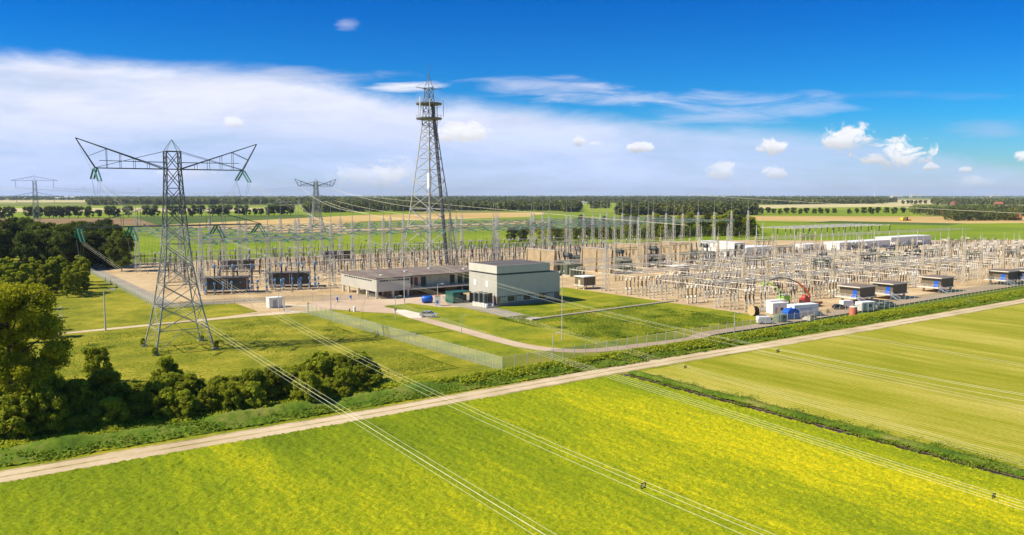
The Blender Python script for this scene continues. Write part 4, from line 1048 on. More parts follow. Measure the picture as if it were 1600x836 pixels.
# ------------------------------------------------------------------ 380 kV yard: gantry columns, beams, equipment
def column(hh, rod):
    def f():
        t = thing('gantry_column', '', 'gantry column')
        m = MB(); lattice(m, panels(0, 1.15, hh, .42, 9), .17, .10); m.build('lattice', M['steel_light'], t)
        MB().beam((0, 0, hh-.2), (0, 0, hh+rod), .30, 5, .16).build('lightning_rod', M['steel'], t)
        m = MB(); [m.cbox(a*1.15, b*1.15, 0, .6, .6, .35) for a in (-1, 1) for b in (-1, 1)]; m.build('footing', M['concrete'], t)
        return t
    return f
GC = 'tall lattice gantry columns of the left and middle yard'
cols = [(216, 425), (283, 437), (316, 461), (376, 434), (386, 424), (421, 453), (463, 425), (468, 419), (504, 421), (519, 446), (533, 418), (552, 427), (579, 424), (600, 414), (611, 409), (631, 416), (668, 408), (703, 413), (713, 406), (722, 402),
        (771, 413), (775, 409), (778, 406), (830, 398), (834, 394), (848, 392), (858, 402), (885, 399), (892, 397), (912, 391), (938, 392), (946, 454), (948, 388), (972, 389), (997, 408), (1066, 392), (1020, 383), (1012, 396), (1040, 391), (1090, 386), (1115, 384), (1142, 380), (1168, 378), (1052, 402), (985, 399), (960, 397), (926, 401), (352, 440), (263, 416), (330, 418), (440, 412), (486, 410)]
for i, (px, py) in enumerate(cols):
    u_, v_ = PU(px, py); tall = 24.5 if px < 800 else 24
    if px == 946 and py == 454: tall = 18
    where = 'in the left yard behind the big pylon' if px < 530 else ('near the tall radio mast' if px < 740 else 'behind the blast walls and control building')
    place('col%d' % int(tall), column(tall, 8.5 if tall > 20 else 3), u_, v_, 0, R(random.choice((0, 3, -3))), 1, 'pale lattice gantry column with lightning rod, '+where, GC)
def gantry_beam(L_, z, strings=3):
    def f():
        t = thing('gantry_beam', '', 'gantry beam')
        m = MB(); w = .55
        for y in (-w, w):
            for zz in (z-w, z+w): m.beam((0, y, zz), (L_, y, zz), .24)
        k = int(L_/1.8)
        for i in range(k):
            a = L_*i/k; b = L_*(i+1)/k; s1 = -1 if i % 2 else 1
            for y in (-w, w): m.beam((a, y, z-s1*w), (b, y, z+s1*w), .08)
            m.beam((a, -w*s1, z+w), (b, w*s1, z+w), .08)
        m.build('truss', M['steel_light'], t)
        for i in range(strings):
            x = L_*(i+.6)/(strings+.2)
            for sg in (-1, 1):
                m = MB(); m.string((x-.25, sg*w, z), (x-.25, sg*(w+4.2), z-.9), .19, 12, 6); m.string((x+.25, sg*w, z), (x+.25, sg*(w+4.2), z-.9), .19, 12, 6); m.build('insulator_string', M['green_glass'], t)
        return t
    return f
GB = 'lattice gantry beams carrying green insulator strings'
ORD = ['first', 'second', 'third', 'fourth', 'fifth', 'sixth', 'seventh', 'eighth', 'ninth', 'tenth', 'eleventh', 'twelfth', 'thirteenth', 'fourteenth']
rows_v = [172, 178, 205, 232, 262, 292, 316]
beam_ct = 0
for r_, v in enumerate(rows_v):
    for k in range((14 if r_ > 2 else 9) if r_ > 1 else 2):
        u = -20+k*27+(0 if r_ % 2 else 3)+(0 if r_ < 2 else 0)
        if r_ >= 2 and k < 1: u = -20
        beam_ct += 1
        place('beam', gantry_beam(27, 19.5, 3), u, v, 0, 0, 1, 'lattice beam with green insulator strings, %s row of the yard, %s span from left' % (('first', 'second', 'third', 'fourth', 'fifth', 'sixth', 'seventh')[r_], ORD[k]), GB)
# strung busbars between rows: three phases per bay, plus dropper wires
def stringbus(L_, sag):
    def f():
        t = thing('strung_busbar', '', 'power line')
        for e in (-.22, .22): MB().path(catenary((e, 0, 0), (e, L_, 0), sag, 8), .08).build('conductor', M['steel_dark'], t)
        for q in (.3, .7): MB().path([(0, L_*q, -sag*.8), (.6, L_*q+1, -6), (-.3, L_*q+2, -10.5)], .06).build('dropper', M['wire_dark'], t)
        return t
    return f
for r_ in range(1, len(rows_v)-1):
    v = rows_v[r_]+4.8; L_ = rows_v[r_+1]-rows_v[r_]-9.6
    for k in range(9 if r_ < 3 else 13):
        for p in range(3):
            if r_ == 1 and k > 1: continue
            u = -20+k*27+27*(p+.6)/3.2
            place('sb%d' % r_, stringbus(L_, 1.2), u, v, 18.6, 0, 1, 'pair of strung conductors between gantry beams, %s span from the front' % ('', 'first', 'second', 'third', 'fourth', 'fifth')[r_], 'strung busbars of the left yard')
# V-droppers in front
def foot(m, w=.7): return m.cbox(0, 0, 0, w, w, .3)
def eq_post(h1, h2, ins, sup='steel_light', cap=None, r=.2, nm='tall_post_insulator'):
    def f():
        t = thing(nm, '', 'insulator post')
        m = MB(); m.beam((-.25, 0, .3), (-.25, 0, h1), .16); m.beam((.25, 0, .3), (.25, 0, h1), .16)
        for i in range(3): m.beam((-.25, 0, .3+(h1-.3)*i/3), (.25, 0, .3+(h1-.3)*(i+1)/3), .09)
        m.cbox(0, 0, h1, .7, .5, .12); m.build('support', M[sup], t)
        MB().ribs(0, 0, h1+.12, h1+h2, r, 7, 7).build('insulator', M[ins], t)
        MB().cbox(0, 0, h1+h2, .45, .45, .2).build('clamp', M[cap or 'steel_light'], t)
        foot(MB()).build('footing', M['concrete'], t); return t
    return f
def eq_breaker(blue=True):
    def f():
        t = thing('circuit_breaker', '', 'circuit breaker')
        m = MB()
        for x in (-.45, .45): m.cbox(x, 0, .3, .22, .22, 3.0)
        m.build('support', M['pale_blue' if blue else 'offwhite'], t)
        MB().cbox(0, 0, 1.2, .9, .6, 1.4).build('drive_box', M['pale_blue' if blue else 'grey_paint'], t)
        MB().lathe([(3.2, .35), (3.4, .55), (4.2, .5), (4.4, .3)], n=8).build('housing', M['blue' if blue else 'grey_paint'], t)
        MB().ribs(0, 0, 4.4, 9.2, .33, 8, 10).build('insulator', M['black_porcelain' if blue else 'porcelain'], t)
        MB().lathe([(9.2, .35), (9.5, .48), (10.4, .48), (10.9, .25)], n=8).build('head', M['blue' if blue else 'grey_paint'], t)
        MB().beam((-1.5, 0, 10.4), (1.5, 0, 10.4), .2).build('terminal', M['steel_light'], t)
        MB().box(-.9, .9, -.6, .6, 0, .3).build('footing', M['concrete'], t); return t
    return f
def eq_ct(ins='black_porcelain', head='grey_paint', k=1.0):
    def f():
        t = thing('current_transformer', '', 'instrument transformer')
        m = MB(); m.cbox(0, 0, .3, .35, .35, 2.4*k); m.cbox(0, 0, 2.7*k, .9, .9, .15); m.build('support', M['steel_light'], t)
        MB().cbox(0, 0, 2.7*k+.15, .75, .75, .6).build('tank', M[head], t)
        MB().ribs(0, 0, 2.7*k+.75, 2.7*k+.75+3.4*k, .3*k+.05, 8, 8).build('insulator', M[ins], t)
        z = 2.7*k+.75+3.4*k
        MB().lathe([(z, .25), (z+.2, .5), (z+.9, .5), (z+1.1, .2)], n=8).build('head', M[head], t)
        foot(MB()).build('footing', M['concrete'], t); return t
    return f
def eq_disc(h1, h2, w, ins, sup='steel_light'):
    def f():
        t = thing('disconnector_switch', '', 'disconnector')
        m = MB()
        for x in (-w, w):
            m.beam((x, 0, .3), (x, 0, h1), .2)
        m.beam((-w-.3, 0, h1), (w+.3, 0, h1), .24); m.beam((-w, 0, h1*.4), (w, 0, h1-.1), .09); m.build('frame', M[sup], t)
        for x in (-w, 0, w): MB().ribs(x, 0, h1+.1, h1+h2, .19, 7, 6).build('insulator', M[ins], t)
        m = MB(); m.beam((-w-.4, 0, h1+h2+.1), (w+.4, 0, h1+h2+.1), .14); m.beam((0, 0, h1+h2+.1), (.0, .0, h1+h2+.6), .14); m.build('contact_arm', M['steel_light'], t)
        for x in (-w, w): MB().cbox(x, 0, 0, .6, .6, .3).build('footing', M['concrete'], t)
        return t
    return f
def blocked(u, v):
    for (a, b, c, d) in ((28, 84, 100, 160), (150, 300, 160, 196)):
        if a < u < b and c < v < d: return True
    return False
# front circuit breakers with blue heads
fb = [(335, 458), (364, 457), (393, 456), (439, 453), (466, 452), (491, 451)]
for i, (px, py) in enumerate(fb):
    u_, v_ = PU(px, py); place('cbblue', eq_breaker(True), u_, v_-1, 0, 0, 1, 'tall black blue-headed circuit breaker before the %s louvred house, %s one' % (('left', 'right')[i//3], ('left', 'middle', 'right')[i % 3]), 'blue-headed circuit breakers at the front')
for i in range(14):
    px = 322+i*13.5; py = 463-i*.9
    u_, v_ = PU(px, py-2); place('ctb', eq_ct('pale_blue', 'blue', .45), u_, v_, 0, 0, 1, 'short pale blue instrument pillar in the front row of the left yard', 'short blue pillars at the front of the left yard')
EQ = [
    # v, maker key, maker, noun, phases dx, rotation
    (186, 'ct380', eq_ct(), 'black current transformer on a pale post', (-7, 0, 7)),
    (192, 'post380', eq_post(4.2, 4.0, 'black_porcelain'), 'tall black post insulator on a lattice support', (-9, -4.5, 0, 4.5, 9)),
    (199, 'disc380', eq_disc(3.6, 3.6, 2.8, 'black_porcelain'), 'wide three-post disconnector switch', (-7, 0, 7)),
    (212, 'cb380', eq_breaker(False), 'tall brown circuit breaker pole', (-7, 0, 7)),
    (220, 'post380', None, 'tall black post insulator on a lattice support', (-9, -4.5, 0, 4.5, 9)),
    (228, 'disc380', None, 'wide three-post disconnector switch', (-7, 0, 7)),
    (240, 'ct380', None, 'black current transformer on a pale post', (-7, 0, 7)),
    (248, 'post380', None, 'tall black post insulator on a lattice support', (-9, -4.5, 0, 4.5, 9)),
    (256, 'cb380', None, 'tall brown circuit breaker pole', (-7, 0, 7)),
    (270, 'disc380', None, 'wide three-post disconnector switch', (-7, 0, 7)),
    (280, 'post380', None, 'tall black post insulator on a lattice support', (-9, -4.5, 0, 4.5, 9)),
    (300, 'ct380', None, 'black current transformer on a pale post', (-7, 0, 7)),
    (308, 'post380', None, 'tall black post insulator on a lattice support', (-9, 0, 9)),
]
ordn = ['first', 'second', 'third', 'fourth', 'fifth', 'sixth', 'seventh', 'eighth', 'ninth', 'tenth', 'eleventh', 'twelfth', 'thirteenth', 'fourteenth', 'fifteenth', 'sixteenth', 'seventeenth', 'eighteenth', 'nineteenth', 'twentieth']
for ri, (v, key, mk, noun, ph) in enumerate(EQ):
    for k in range(10):
        uc = -6.5+k*27
        for d_ in ph:
            u = uc+d_
            if blocked(u, v): continue
            if v < 200 and u < 36 and v < 190: pass
            place(key, mk, u, v, 0, 0, 1, '%s, %s row of the left yard' % (noun, ordn[ri]), 'high-voltage apparatus of the left yard: '+noun)
# tall dark apparatus in front of the blast walls
for ri, (v, key, noun) in enumerate(((122, 'cb380', 'tall brown circuit breaker pole'), (132, 'ct380', 'black current transformer on a pale post'), (141, 'post380', 'tall black post insulator'), (150, 'disc380', 'wide three-post disconnector switch'), (157, 'post380', 'tall black post insulator'))):
    for k in range(11):
        u = 186+k*11+(ri % 2)*4
        if ri == 0 and u < 215: continue
        place(key, None, u, v, 0, 0, .9, '%s before the blast walls, %s row' % (noun, ORD[ri]), 'high-voltage apparatus before the blast walls: '+noun)
# tubular busbars low over the left and middle yard
def tube(L_, z, r=.16, m='steel_light', sup=True):
    def f():
        t = thing('tubular_busbar', '', 'busbar')
        MB().beam((0, 0, z), (L_, 0, z), r, 6).build('pipe', M[m], t)
        return t
    return f
for i, v in enumerate((192, 220, 248, 280)):
    for k in range(5):
        place('tb54', tube(52, 8.5, .28), -20+k*54, v, 0, 0, 1, 'long pale tubular busbar over the %s insulator row of the left yard' % ordn[i], 'tubular busbars of the left yard')

# ------------------------------------------------------------------ 110 kV yard on the right
def zone(u, v):
    if u < 165: return 'near part of the right yard'
    if u < 260: return 'middle of the right yard'
    return 'far part of the right yard'
def blocked2(u, v):
    x, y = W(u, v); px = 800+F*x/y
    for (a, b, w, h) in BL2:
        if a-1.5 < u < a+w+1.5 and b-2 < v < b+h+2: return True
    if (u < 178 and v > 90) or (u < 215 and v > 128): return True
    if v < 32 and u > 150: return v < 30
    if u < 150 and v < 24: return True
    return False
BL2 = []
for px, py, w, d in ((1312, 390, 64, 14), (1392, 384, 70, 14), (1147, 407, 9, 26), (1166, 404, 26, 14), (1255, 391, 18, 8)):
    a, b = PU(px, py); BL2.append((a, b, w, d))
for px, py in ((1375, 412), (1405, 408), (1440, 404), (1298, 420)):
    a, b = PU(px, py); BL2.append((a-2, b, 8, 12))
cnt = {}
kinds = [
    ('p110', eq_post(3.4, 2.2, 'porcelain', 'tan_steel', None, .26, 'bus_support'), 'brown insulator on tan post', 'brown insulator posts'),
    ('d110', eq_disc(3.2, 1.9, 1.5, 'black_porcelain', 'tan_steel'), 'low tan disconnector frame', 'tan framed disconnectors'),
    ('b110', eq_post(3.0, 2.4, 'grey_porcelain', 'tan_steel', 'white', .26, 'surge_arrester'), 'white-capped grey insulator post', 'white-capped grey insulator posts'),
    ('c110', eq_ct('porcelain', 'offwhite', .72), 'off-white instrument transformer', 'off-white instrument transformers'),
    ('q110', eq_post(4.4, 1.8, 'white', 'steel_light', None, .22, 'slender_post_insulator'), 'white insulator on pale post', 'white insulator posts'),
    ('x110', eq_disc(4.6, 1.7, 1.8, 'porcelain', 'tan_steel'), 'high tan disconnector frame', 'high tan disconnector frames'),
]
u = 113.5; bay = 0
while u < 520:
    step = 7.8 if u < 200 else (8.8 if u < 320 else 11)
    vmax = 150 if u < 300 else (170 if u < 400 else 150)
    v = 26.0; j = 0
    while v < vmax:
        key, mk, noun, grp = kinds[(j*2+bay*(j % 3)+(j//3)) % 6]
        if u > 260 and j % 2: pass
        for d_ in ((-2.0, 0, 2.0) if key not in ('d110', 'x110') else (0,)):
            if random.random() < .16: continue
            uu = u+d_+random.uniform(-.15, .15)
            if blocked2(uu, v) or blocked(uu, v) or cnt.get(key, 0) >= 298: continue
            x, y = W(uu, v)
            if abs(x)/y > .68: continue
            cnt[key] = cnt.get(key, 0)+1
            place(key, mk, uu, v, 0, 0, 1, '%s, %s row from the fence, %s' % (noun, (ordn+['twenty-first', 'twenty-second', 'twenty-third', 'twenty-fourth', 'twenty-fifth'])[j], zone(uu, v)), grp+' of the right yard')
        v += (6.0 if u < 260 else 7.0); j += 1
    u += step; bay += 1
# tubular busbars along u and along v
tbn = 0
for v in (38.5, 44, 58, 63, 82, 88, 104, 110, 128, 140):
    for k in range(3):
        for dz in (0, 1):
            u0 = 112+k*62+dz*2
            x, y = W(u0, v)
            if v > 100 and k > 2: continue
            place('tb60', tube(60, 7.4, .30, 'offwhite'), u0, v+dz*1.6, dz*.4, 0, 1, 'long off-white tubular busbar over the right yard, %s from fence' % ordn[[38.5, 44, 58, 63, 82, 88, 104, 110, 128, 140].index(v)], 'tubular busbars of the right yard')
for i, u in enumerate(range(118, 330, 15)):
    for k in range(2):
        place('tbv', tube(38, 6.0, .26, 'offwhite'), u, 30+k*52, 0, R(90), 1, 'off-white cross busbar running back from the fence side in the right yard', 'cross busbars of the right yard')
for v in (160, 168, 176):
    for k in range(4): place('tb60', None, 300+k*62, v, 3.5, 0, 1, 'long pale tubular busbar in front of the white halls', 'tubular busbars of the right yard')
# portals of the right yard
def portal():
    t = thing('portal_gantry', '', 'gantry')
    for x in (0, 14):
        m = MB(); lattice(m, panels(0, .6, 15.5, .36, 9), .15, .08, x=x); m.build('leg', M['tan_steel'], t)
    m = MB()
    for y in (-.45, .45):
        for z in (12.6, 13.5): m.beam((0, y, z), (14, y, z), .16)
    for i in range(9): m.beam((14*i/9, -.45, 12.6), (14*(i+1)/9, .45, 13.5), .09); m.beam((14*i/9, .45, 13.5), (14*(i+1)/9, -.45, 12.6), .09)
    m.build('beam', M['trans_green'], t)
    for x in (2.8, 7, 11.2):
        for sg in (-1, 1): MB().string((x, sg*.4, 12.6), (x+sg*.9, sg*1.2, 10.2), .2, 7, 6).build('insulator_string', M['porcelain'], t)
    for x in (0, 14): MB().beam((x, 0, 15.4), (x, 0, 21), .16, 4, .08).build('lightning_rod', M['steel_light'], t)
    return t
for i, (px, py) in enumerate(((1264, 467), (1340, 448), (1505, 446), (1440, 440), (1565, 440), (1160, 462), (1400, 425), (1480, 418), (1210, 430), (1320, 425), (1120, 440), (1060, 446), (1010, 432), (1180, 415), (1250, 405), (960, 436), (1000, 421), (1046, 424), (1092, 420))):
    u_, v_ = PU(px, py); place('portal', portal, u_, v_, 0, 0 if i != 0 else 0, 1, 'tan lattice portal with brown insulator strings in the right yard', 'lattice portals of the right yard')
# slim lightning masts
def slim_mast():
    t = thing('lightning_mast', '', 'mast')
    MB().lathe([(0, .28), (9, .22), (16, .16)], n=6).build('pole', M['steel_light'], t)
    MB().beam((0, 0, 16), (0, 0, 22), .1, 4, .05).build('rod', M['steel'], t); return t
for px, py, top in ((1240, 415, 335), (1258, 400, 346), (1283, 398, 342), (1340, 420, 345), (1365, 395, 340), (1403, 398, 345), (1432, 400, 340), (1460, 410, 350), (1468, 425, 346), (1478, 410, 352), (1508, 395, 352), (1550, 405, 350), (1592, 400, 347), (1090, 476, 424), (1132, 470, 430), (1150, 440, 372), (1176, 450, 385), (1040, 455, 395), (1215, 452, 398), (1296, 455, 400), (1388, 438, 382), (1010, 448, 398), (1418, 432, 375), (1060, 462, 410), (1240, 440, 385), (1095, 400, 335), (1116, 400, 335), (1135, 410, 332), (1137, 400, 330), (1181, 400, 333), (1191, 405, 326),
                    (1523, 400, 358), (1540, 398, 355), (1570, 397, 356), (1583, 398, 345), (1530, 404, 347)):
    u_, v_ = PU(px, py); x, y = W(u_, v_); hh = H-(top-304)/F*math.hypot(x, y)
    place('slim', slim_mast, u_, v_, 0, 0, max(.5, hh/22), 'slim grey lightning mast in %s' % ('the middle of the yard' if px < 1200 else 'the right yard'), 'slim lightning masts of the right yard')

# overhead tube frame (white) in front of the far green field
def tube_frame():
    u, v = PU(1290, 392)
    t = thing('busbar_frame', 'large white overhead grid of busbars on posts behind the long white hall', 'busbar frame', u+10, v+30)
    for i in range(6): MB().beam((0, i*6, 13.5), (120, i*6, 13.5), .3, 5).build('pipe', M['white'], t)
    for i in range(9): MB().beam((i*15, 0, 13.2), (i*15, 30, 13.2), .25, 4).build('cross_beam', M['offwhite'], t)
    for i in range(9):
        for y in (0, 15, 30):
            MB().beam((i*15, y, 0), (i*15, y, 9), .3, 5).build('post', M['steel_light'], t)
            MB().ribs(i*15, y, 9, 13.1, .4, 6, 5).build('insulator', M['black_porcelain'], t)
tube_frame()

# ------------------------------------------------------------------ fences, gate
def fence(name, label, line, h=2.5, step=3.2, posts=True, postm='steel_light'):
    pts = []; 
    for (a, b) in zip(line[:-1], line[1:]):
        n_ = max(1, int(math.hypot(b[0]-a[0], b[1]-a[1])/step))
        pts += [(a[0]+(b[0]-a[0])*i/n_, a[1]+(b[1]-a[1])*i/n_) for i in range(n_)]
    pts.append(line[-1]); u0, v0 = pts[0]
    t = thing(name, label, 'fence', u0, v0)
    k = len(line); m = MB()
    for a, b in zip(line[:-1], line[1:]):
        i = len(m.v); m.v += [(a[0]-u0, a[1]-v0, .05), (b[0]-u0, b[1]-v0, .05), (b[0]-u0, b[1]-v0, h-.1), (a[0]-u0, a[1]-v0, h-.1)]; m.f.append((i, i+1, i+2, i+3))
    m.build('wire_mesh', M['mesh'], t)
    r = MB()
    for a, b in zip(line[:-1], line[1:]): r.beam((a[0]-u0, a[1]-v0, h-.08), (b[0]-u0, b[1]-v0, h-.08), .06)
    r.build('top_rail', M['steel_light'], t)
    for (a, b) in pts[:100]:
        m = MB(); m.cbox(a-u0, b-v0, 0, .1, .1, h+.1); m.beam((a-u0, b-v0, h+.1), (a-u0, b-v0-.25, h+.45), .08); m.build('post', M[postm], t)
    return t
FH = 3.0
fence('wire_fence', 'tall see-through wire fence running from the gate down to its corner', [(-3, 102), (0, 0)], FH)
fence('wire_fence', 'long wire fence on pale posts above the bank, between fence corner and van', [(0, 0), (60, 1.4), (120, 2.6)], FH)
fence('wire_fence', 'long wire fence on pale posts in front of the relay houses', [(120, 2.6), (205, 5), (330, 10)], FH)
fence('wire_fence', 'wire fence along the perimeter road between plantation and gravel yard', [(-38.5, 141), (-38.5, 336)], 2.6, 4)
fence('wire_fence', 'low wire fence along the front of the left gravel yard', [(-38.5, 141), (-18, 139), (4, 133), (30, 122)], 2.0, 3)
fence('wire_fence', 'distant wire fence along the back of the yard', [(-38, 337), (140, 328), (300, 320)], 2.6, 5)
def gate():
    u, v = PU(480, 490)
    t = thing('sliding_gate', 'white-framed barred sliding gate at the end of the tall fence', 'gate', u, v, 0, R(118))
    m = MB()
    for z in (.3, 2.4): m.beam((0, 0, z), (9, 0, z), .16)
    for x in (0, 9): m.beam((x, 0, .1), (x, 0, 2.5), .16)
    m.build('frame', M['white'], t)
    m = MB()
    for i in range(34): m.beam((.26*(i+.5)+.05, 0, .3), (.26*(i+.5)+.05, 0, 2.4), .04)
    m.build('bars', M['grey_paint'], t)
    for x in (-.4, 9.4):
        MB().box(x-.15, x+.15, -.15, .15, 0, 3.6).build('gate_post', M['steel'], t)
gate()
def simple(name, label, cat, px, py, parts, rot=0, z=0, group=None):
    u, v = PU(px, py); t = thing(name, label, cat, u, v, z, rot, group)
    for nm, mb, mt in parts: mb.build(nm, M[mt], t)
    return t
simple('equipment_cabinet', 'small white cabinet hut beside the sliding gate', 'hut', 421, 482, [('body', MB().box(0, 4.4, 0, 3.2, .2, 3.3), 'white_panel'), ('roof', MB().box(-.1, 4.5, -.1, 3.3, 3.3, 3.45), 'white'), ('plinth', MB().box(-.1, 4.5, -.1, 3.3, 0, .2), 'concrete'), ('door', MB().box(1.2, 2.4, -.05, .02, .3, 2.6), 'grey_paint')])
u_, v_ = PU(668, 473.5)
t = thing('water_tank', 'blue horizontal cylinder tank lying on the lawn edge', 'tank', u_, v_, 0, R(-20))
o = MB().lathe([(0, .5), (.25, 1.15), (3.6, 1.15), (3.85, .5)], n=18).build('tank_body', M['strong_blue'], t, True); o.rotation_euler = (R(90), 0, R(90)); o.location = (-2, 0, 1.35)
MB().box(-1.3, -.9, -.9, .9, 0, .6).box(.9, 1.3, -.9, .9, 0, .6).build('saddle', M['steel_dark'], t)
MB().lathe([(2.4, .3), (2.75, .3)], n=10, x=.7).build('hatch', M['strong_blue'], t)
simple('switch_cabinet', 'tall white cabinet with blue round marks and red lid on the lawn', 'cabinet', 684, 478, [('body', MB().box(-.9, .9, -.7, .7, 0, 3.3), 'white'), ('lid', MB().box(-.92, .92, -.72, .72, 3.3, 3.55), 'salmon'),
       ('blue_mark', MB().box(-.45, .1, -.74, -.69, 1.0, 1.9), 'strong_blue'), ('blue_mark', MB().box(-.94, -.89, -.3, .35, 1.1, 2.0), 'strong_blue')], R(-30))
simple('marker_box', 'small white round-topped service box in the grass behind the tall fence', 'service box', 554, 487, [('body', MB().lathe([(0, .45), (1.5, .45), (1.7, .25)], n=10), 'white')])
simple('marker_post', 'short dark marker post beside the white service box', 'post', 546, 487, [('body', MB().box(-.15, .15, -.15, .15, 0, .9), 'steel_dark'), ('cap', MB().box(-.2, .2, -.2, .2, .9, 1.1), 'offwhite')])
simple('sign_post', 'short grey sign post at the road fork by the gate', 'sign', 618, 497, [('pole', MB().beam((0, 0, 0), (0, 0, 3), .1), 'steel'), ('board', MB().box(-.35, .35, -.05, .05, 2.2, 3.2), 'steel_dark')])
for i, (px, py, nm) in enumerate(((527, 472, 'left of the two'), (548, 469, 'right of the two'))):
    simple('bollard', 'short pillar with blue collar in the gravel before the office building, '+nm, 'bollard', px, py, [('body', MB().box(-.22, .22, -.22, .22, 0, 1.9), 'offwhite'), ('collar', MB().box(-.24, .24, -.24, .24, .7, 1.7), 'strong_blue')], group='blue-collared pillars')
# steel goal-like frame at the left
u_, v_ = PU(92, 509)
t = thing('goal_frame', 'white goal-like pipe frame on the left lawn beside the big tree', 'frame', u_, v_, 0, R(70))
m = MB(); [m.beam(a, b, .16) for a, b in (((0, 0, 0), (0, 0, 5)), ((4, 0, 0), (4, 0, 5)), ((0, 0, 5), (4, 0, 5)))]; m.build('pipe_frame', M['white'], t)
MB().beam((0, 0, 2.5), (4, 0, 2.5), .08).build('cross_wire', M['white'], t)
# lamps -----------------------------------------------------------------
def lamp(hh, arm=True):
    def f():
        t = thing('street_lamp', '', 'street lamp')
        MB().lathe([(0, .13), (hh*.5, .10), (hh, .07)], n=7).build('pole', M['steel_light'], t)
        if arm: MB().beam((0, 0, hh), (1.1, 0, hh+.15), .1).build('arm', M['steel_light'], t); MB().box(.9, 1.7, -.15, .15, hh+.06, hh+.26).build('lamp_head', M['offwhite'], t)
        else:
            MB().box(-.9, .9, -.1, .1, hh-.2, hh).build('crossbar', M['steel_light'], t)
            for x in (-.7, .7): MB().box(x-.25, x+.25, -.3, .1, hh-.1, hh+.35).build('floodlight', M['grey_paint'], t)
        return t
    return f
for px, py, top, nm in ((721, 523, 491, 'on the verge below the parked silver car'), (864, 559, 519, 'near the bend of the paved road by the fence'), (1147, 522, 489, 'by the fence before the van and cable drum'), (618, 498, 462, 'beside the car park entrance'), (632, 474, 428, 'in front of the office building'), (684, 478, 443, 'behind the white cabinet'),
                        (165, 517, 458, 'on the left lawn beside the gravel path'), (436, 484, 450, 'beside the white hut at the gate'), (517, 486, 448, 'inside the tall fence near the gate')):
    u_, v_ = PU(px, py); x, y = W(u_, v_); hh = (py-top)/F*math.hypot(x, y)
    place('lamp', lamp(6), u_, v_, 0, R(-30), hh/6.2, 'slender pale lamp post '+nm, 'lamp posts of the site')
u_, v_ = PU(878, 532); place('flood', lamp(17.5, False), u_, v_, 0, 0, 1, 'tall floodlight mast on the lawn right of the control building')
for px, py, top, nm in ((917, 441, 421, 'by the transformers'), (1068, 440, 405, 'in the near right yard')):
    u_, v_ = PU(px, py); place('flood', None, u_, v_, 0, R(20), .45, 'short floodlight mast '+nm)
# cable trench across the lawn
a_, b_ = PU(836, 499), PU(1058, 470)
t = thing('cable_trench', 'long grey concrete cable trench with lids crossing the lawn', 'cable trench', *a_, 0, math.atan2(b_[1]-a_[1], b_[0]-a_[0]))
L_ = math.hypot(b_[0]-a_[0], b_[1]-a_[1]); MB().box(0, L_, -.75, .75, 0, .32).build('channel', M['concrete'], t)
m = MB(); [m.box(L_*i/40+.1, L_*(i+1)/40-.1, -.5, .5, .32, .36) for i in range(40)]; m.build('cover_slabs', M['tan_concrete'], t)
MB().box(-2.5, 1.5, -1.6, 1.2, 0, .5).build('end_pit', M['concrete'], t)

# ------------------------------------------------------------------ vehicles
def wheelset(t, xs, yw, r=.34):
    for x in xs:
        for sg in (-1, 1):
            o = MB().lathe([(-.11, r*.9), (-.11, r), (.11, r), (.11, r*.9)], n=14).build('wheel', M['black'], t); o.location = (x, sg*yw, r); o.rotation_euler = (R(90), 0, 0)
            h = MB().lathe([(-.12, r*.55), (.12, r*.55)], n=10).build('rim', M['car_silver'], o)
def car(paint, van=False):
    def f():
        t = thing('parked_car' if not van else 'parked_van', '', 'car' if not van else 'van')
        if van: prof = [(-2.5, .35), (2.45, .35), (2.5, .9), (1.95, 1.15), (1.35, 2.0), (1.1, 2.15), (-2.45, 2.2), (-2.5, 1.9)]; w = .95; xs = (-1.55, 1.6)
        else: prof = [(-2.15, .35), (2.15, .35), (2.2, .62), (2.05, .80), (1.15, .95), (-2.1, .98), (-2.2, .7)]; w = .88; xs = (-1.3, 1.35)
        b = MB().prism(prof, -w, w).build('body', M[paint], t)
        if van:
            MB().prism([(1.22, 1.25), (1.9, 1.22), (1.42, 1.9), (1.22, 1.95)], -w-.02, w+.02).build('side_window', M['glass'], t)
            MB().quad_box([(1.97, -w+.1, 1.18), (2.0, -w+.1, 1.16), (2.0, w-.1, 1.16), (1.97, w-.1, 1.18), (1.38, -w+.15, 2.0), (1.42, -w+.15, 1.98), (1.42, w-.15, 1.98), (1.38, w-.15, 2.0)]).build('windscreen', M['glass'], t)
        else:
            MB().prism([(-2.0, .92), (1.3, .90), (.45, 1.46), (-1.4, 1.50)], -w+.10, w-.10).build('glasshouse', M['glass'], t)
            MB().prism([(-1.45, 1.49), (.48, 1.45), (.40, 1.52), (-1.38, 1.56)], -w+.12, w-.12).build('roof', M[paint], t)
            m = MB()
            for x0, x1 in ((-1.95, -1.4), (-.35, -.38), (1.2, .46)):
                for sg in (-1, 1): m.beam((x0, sg*(w-.09), .95), (x1, sg*(w-.11), 1.44), .08)
            m.build('pillars', M[paint], t)
        for sg in (-1, 1):
            x = prof[2][0]; MB().box(x-.12, x+.02, sg*w*.72-.18, sg*w*.72+.18, .62, .78).build('headlight', M['white'], t)
            MB().box(-prof[2][0]-.02, -prof[2][0]+.1, sg*w*.75-.15, sg*w*.75+.15, .7, .9).build('tail_light', M['red'], t)
        wheelset(t, xs, w-.08, .34 if not van else .36)
        return t
    return f
u_, v_ = PU(670, 495.5); place('car_w', car('car_silver'), u_, v_, .04, R(-40), 1.2, 'silver hatchback parked on the pale concrete strip by the paved road')
u_, v_ = PU(1312, 483); place('car_b', car('car_black'), u_, v_, .01, R(-25), 1.05, 'black car parked in front of the nearest relay house')
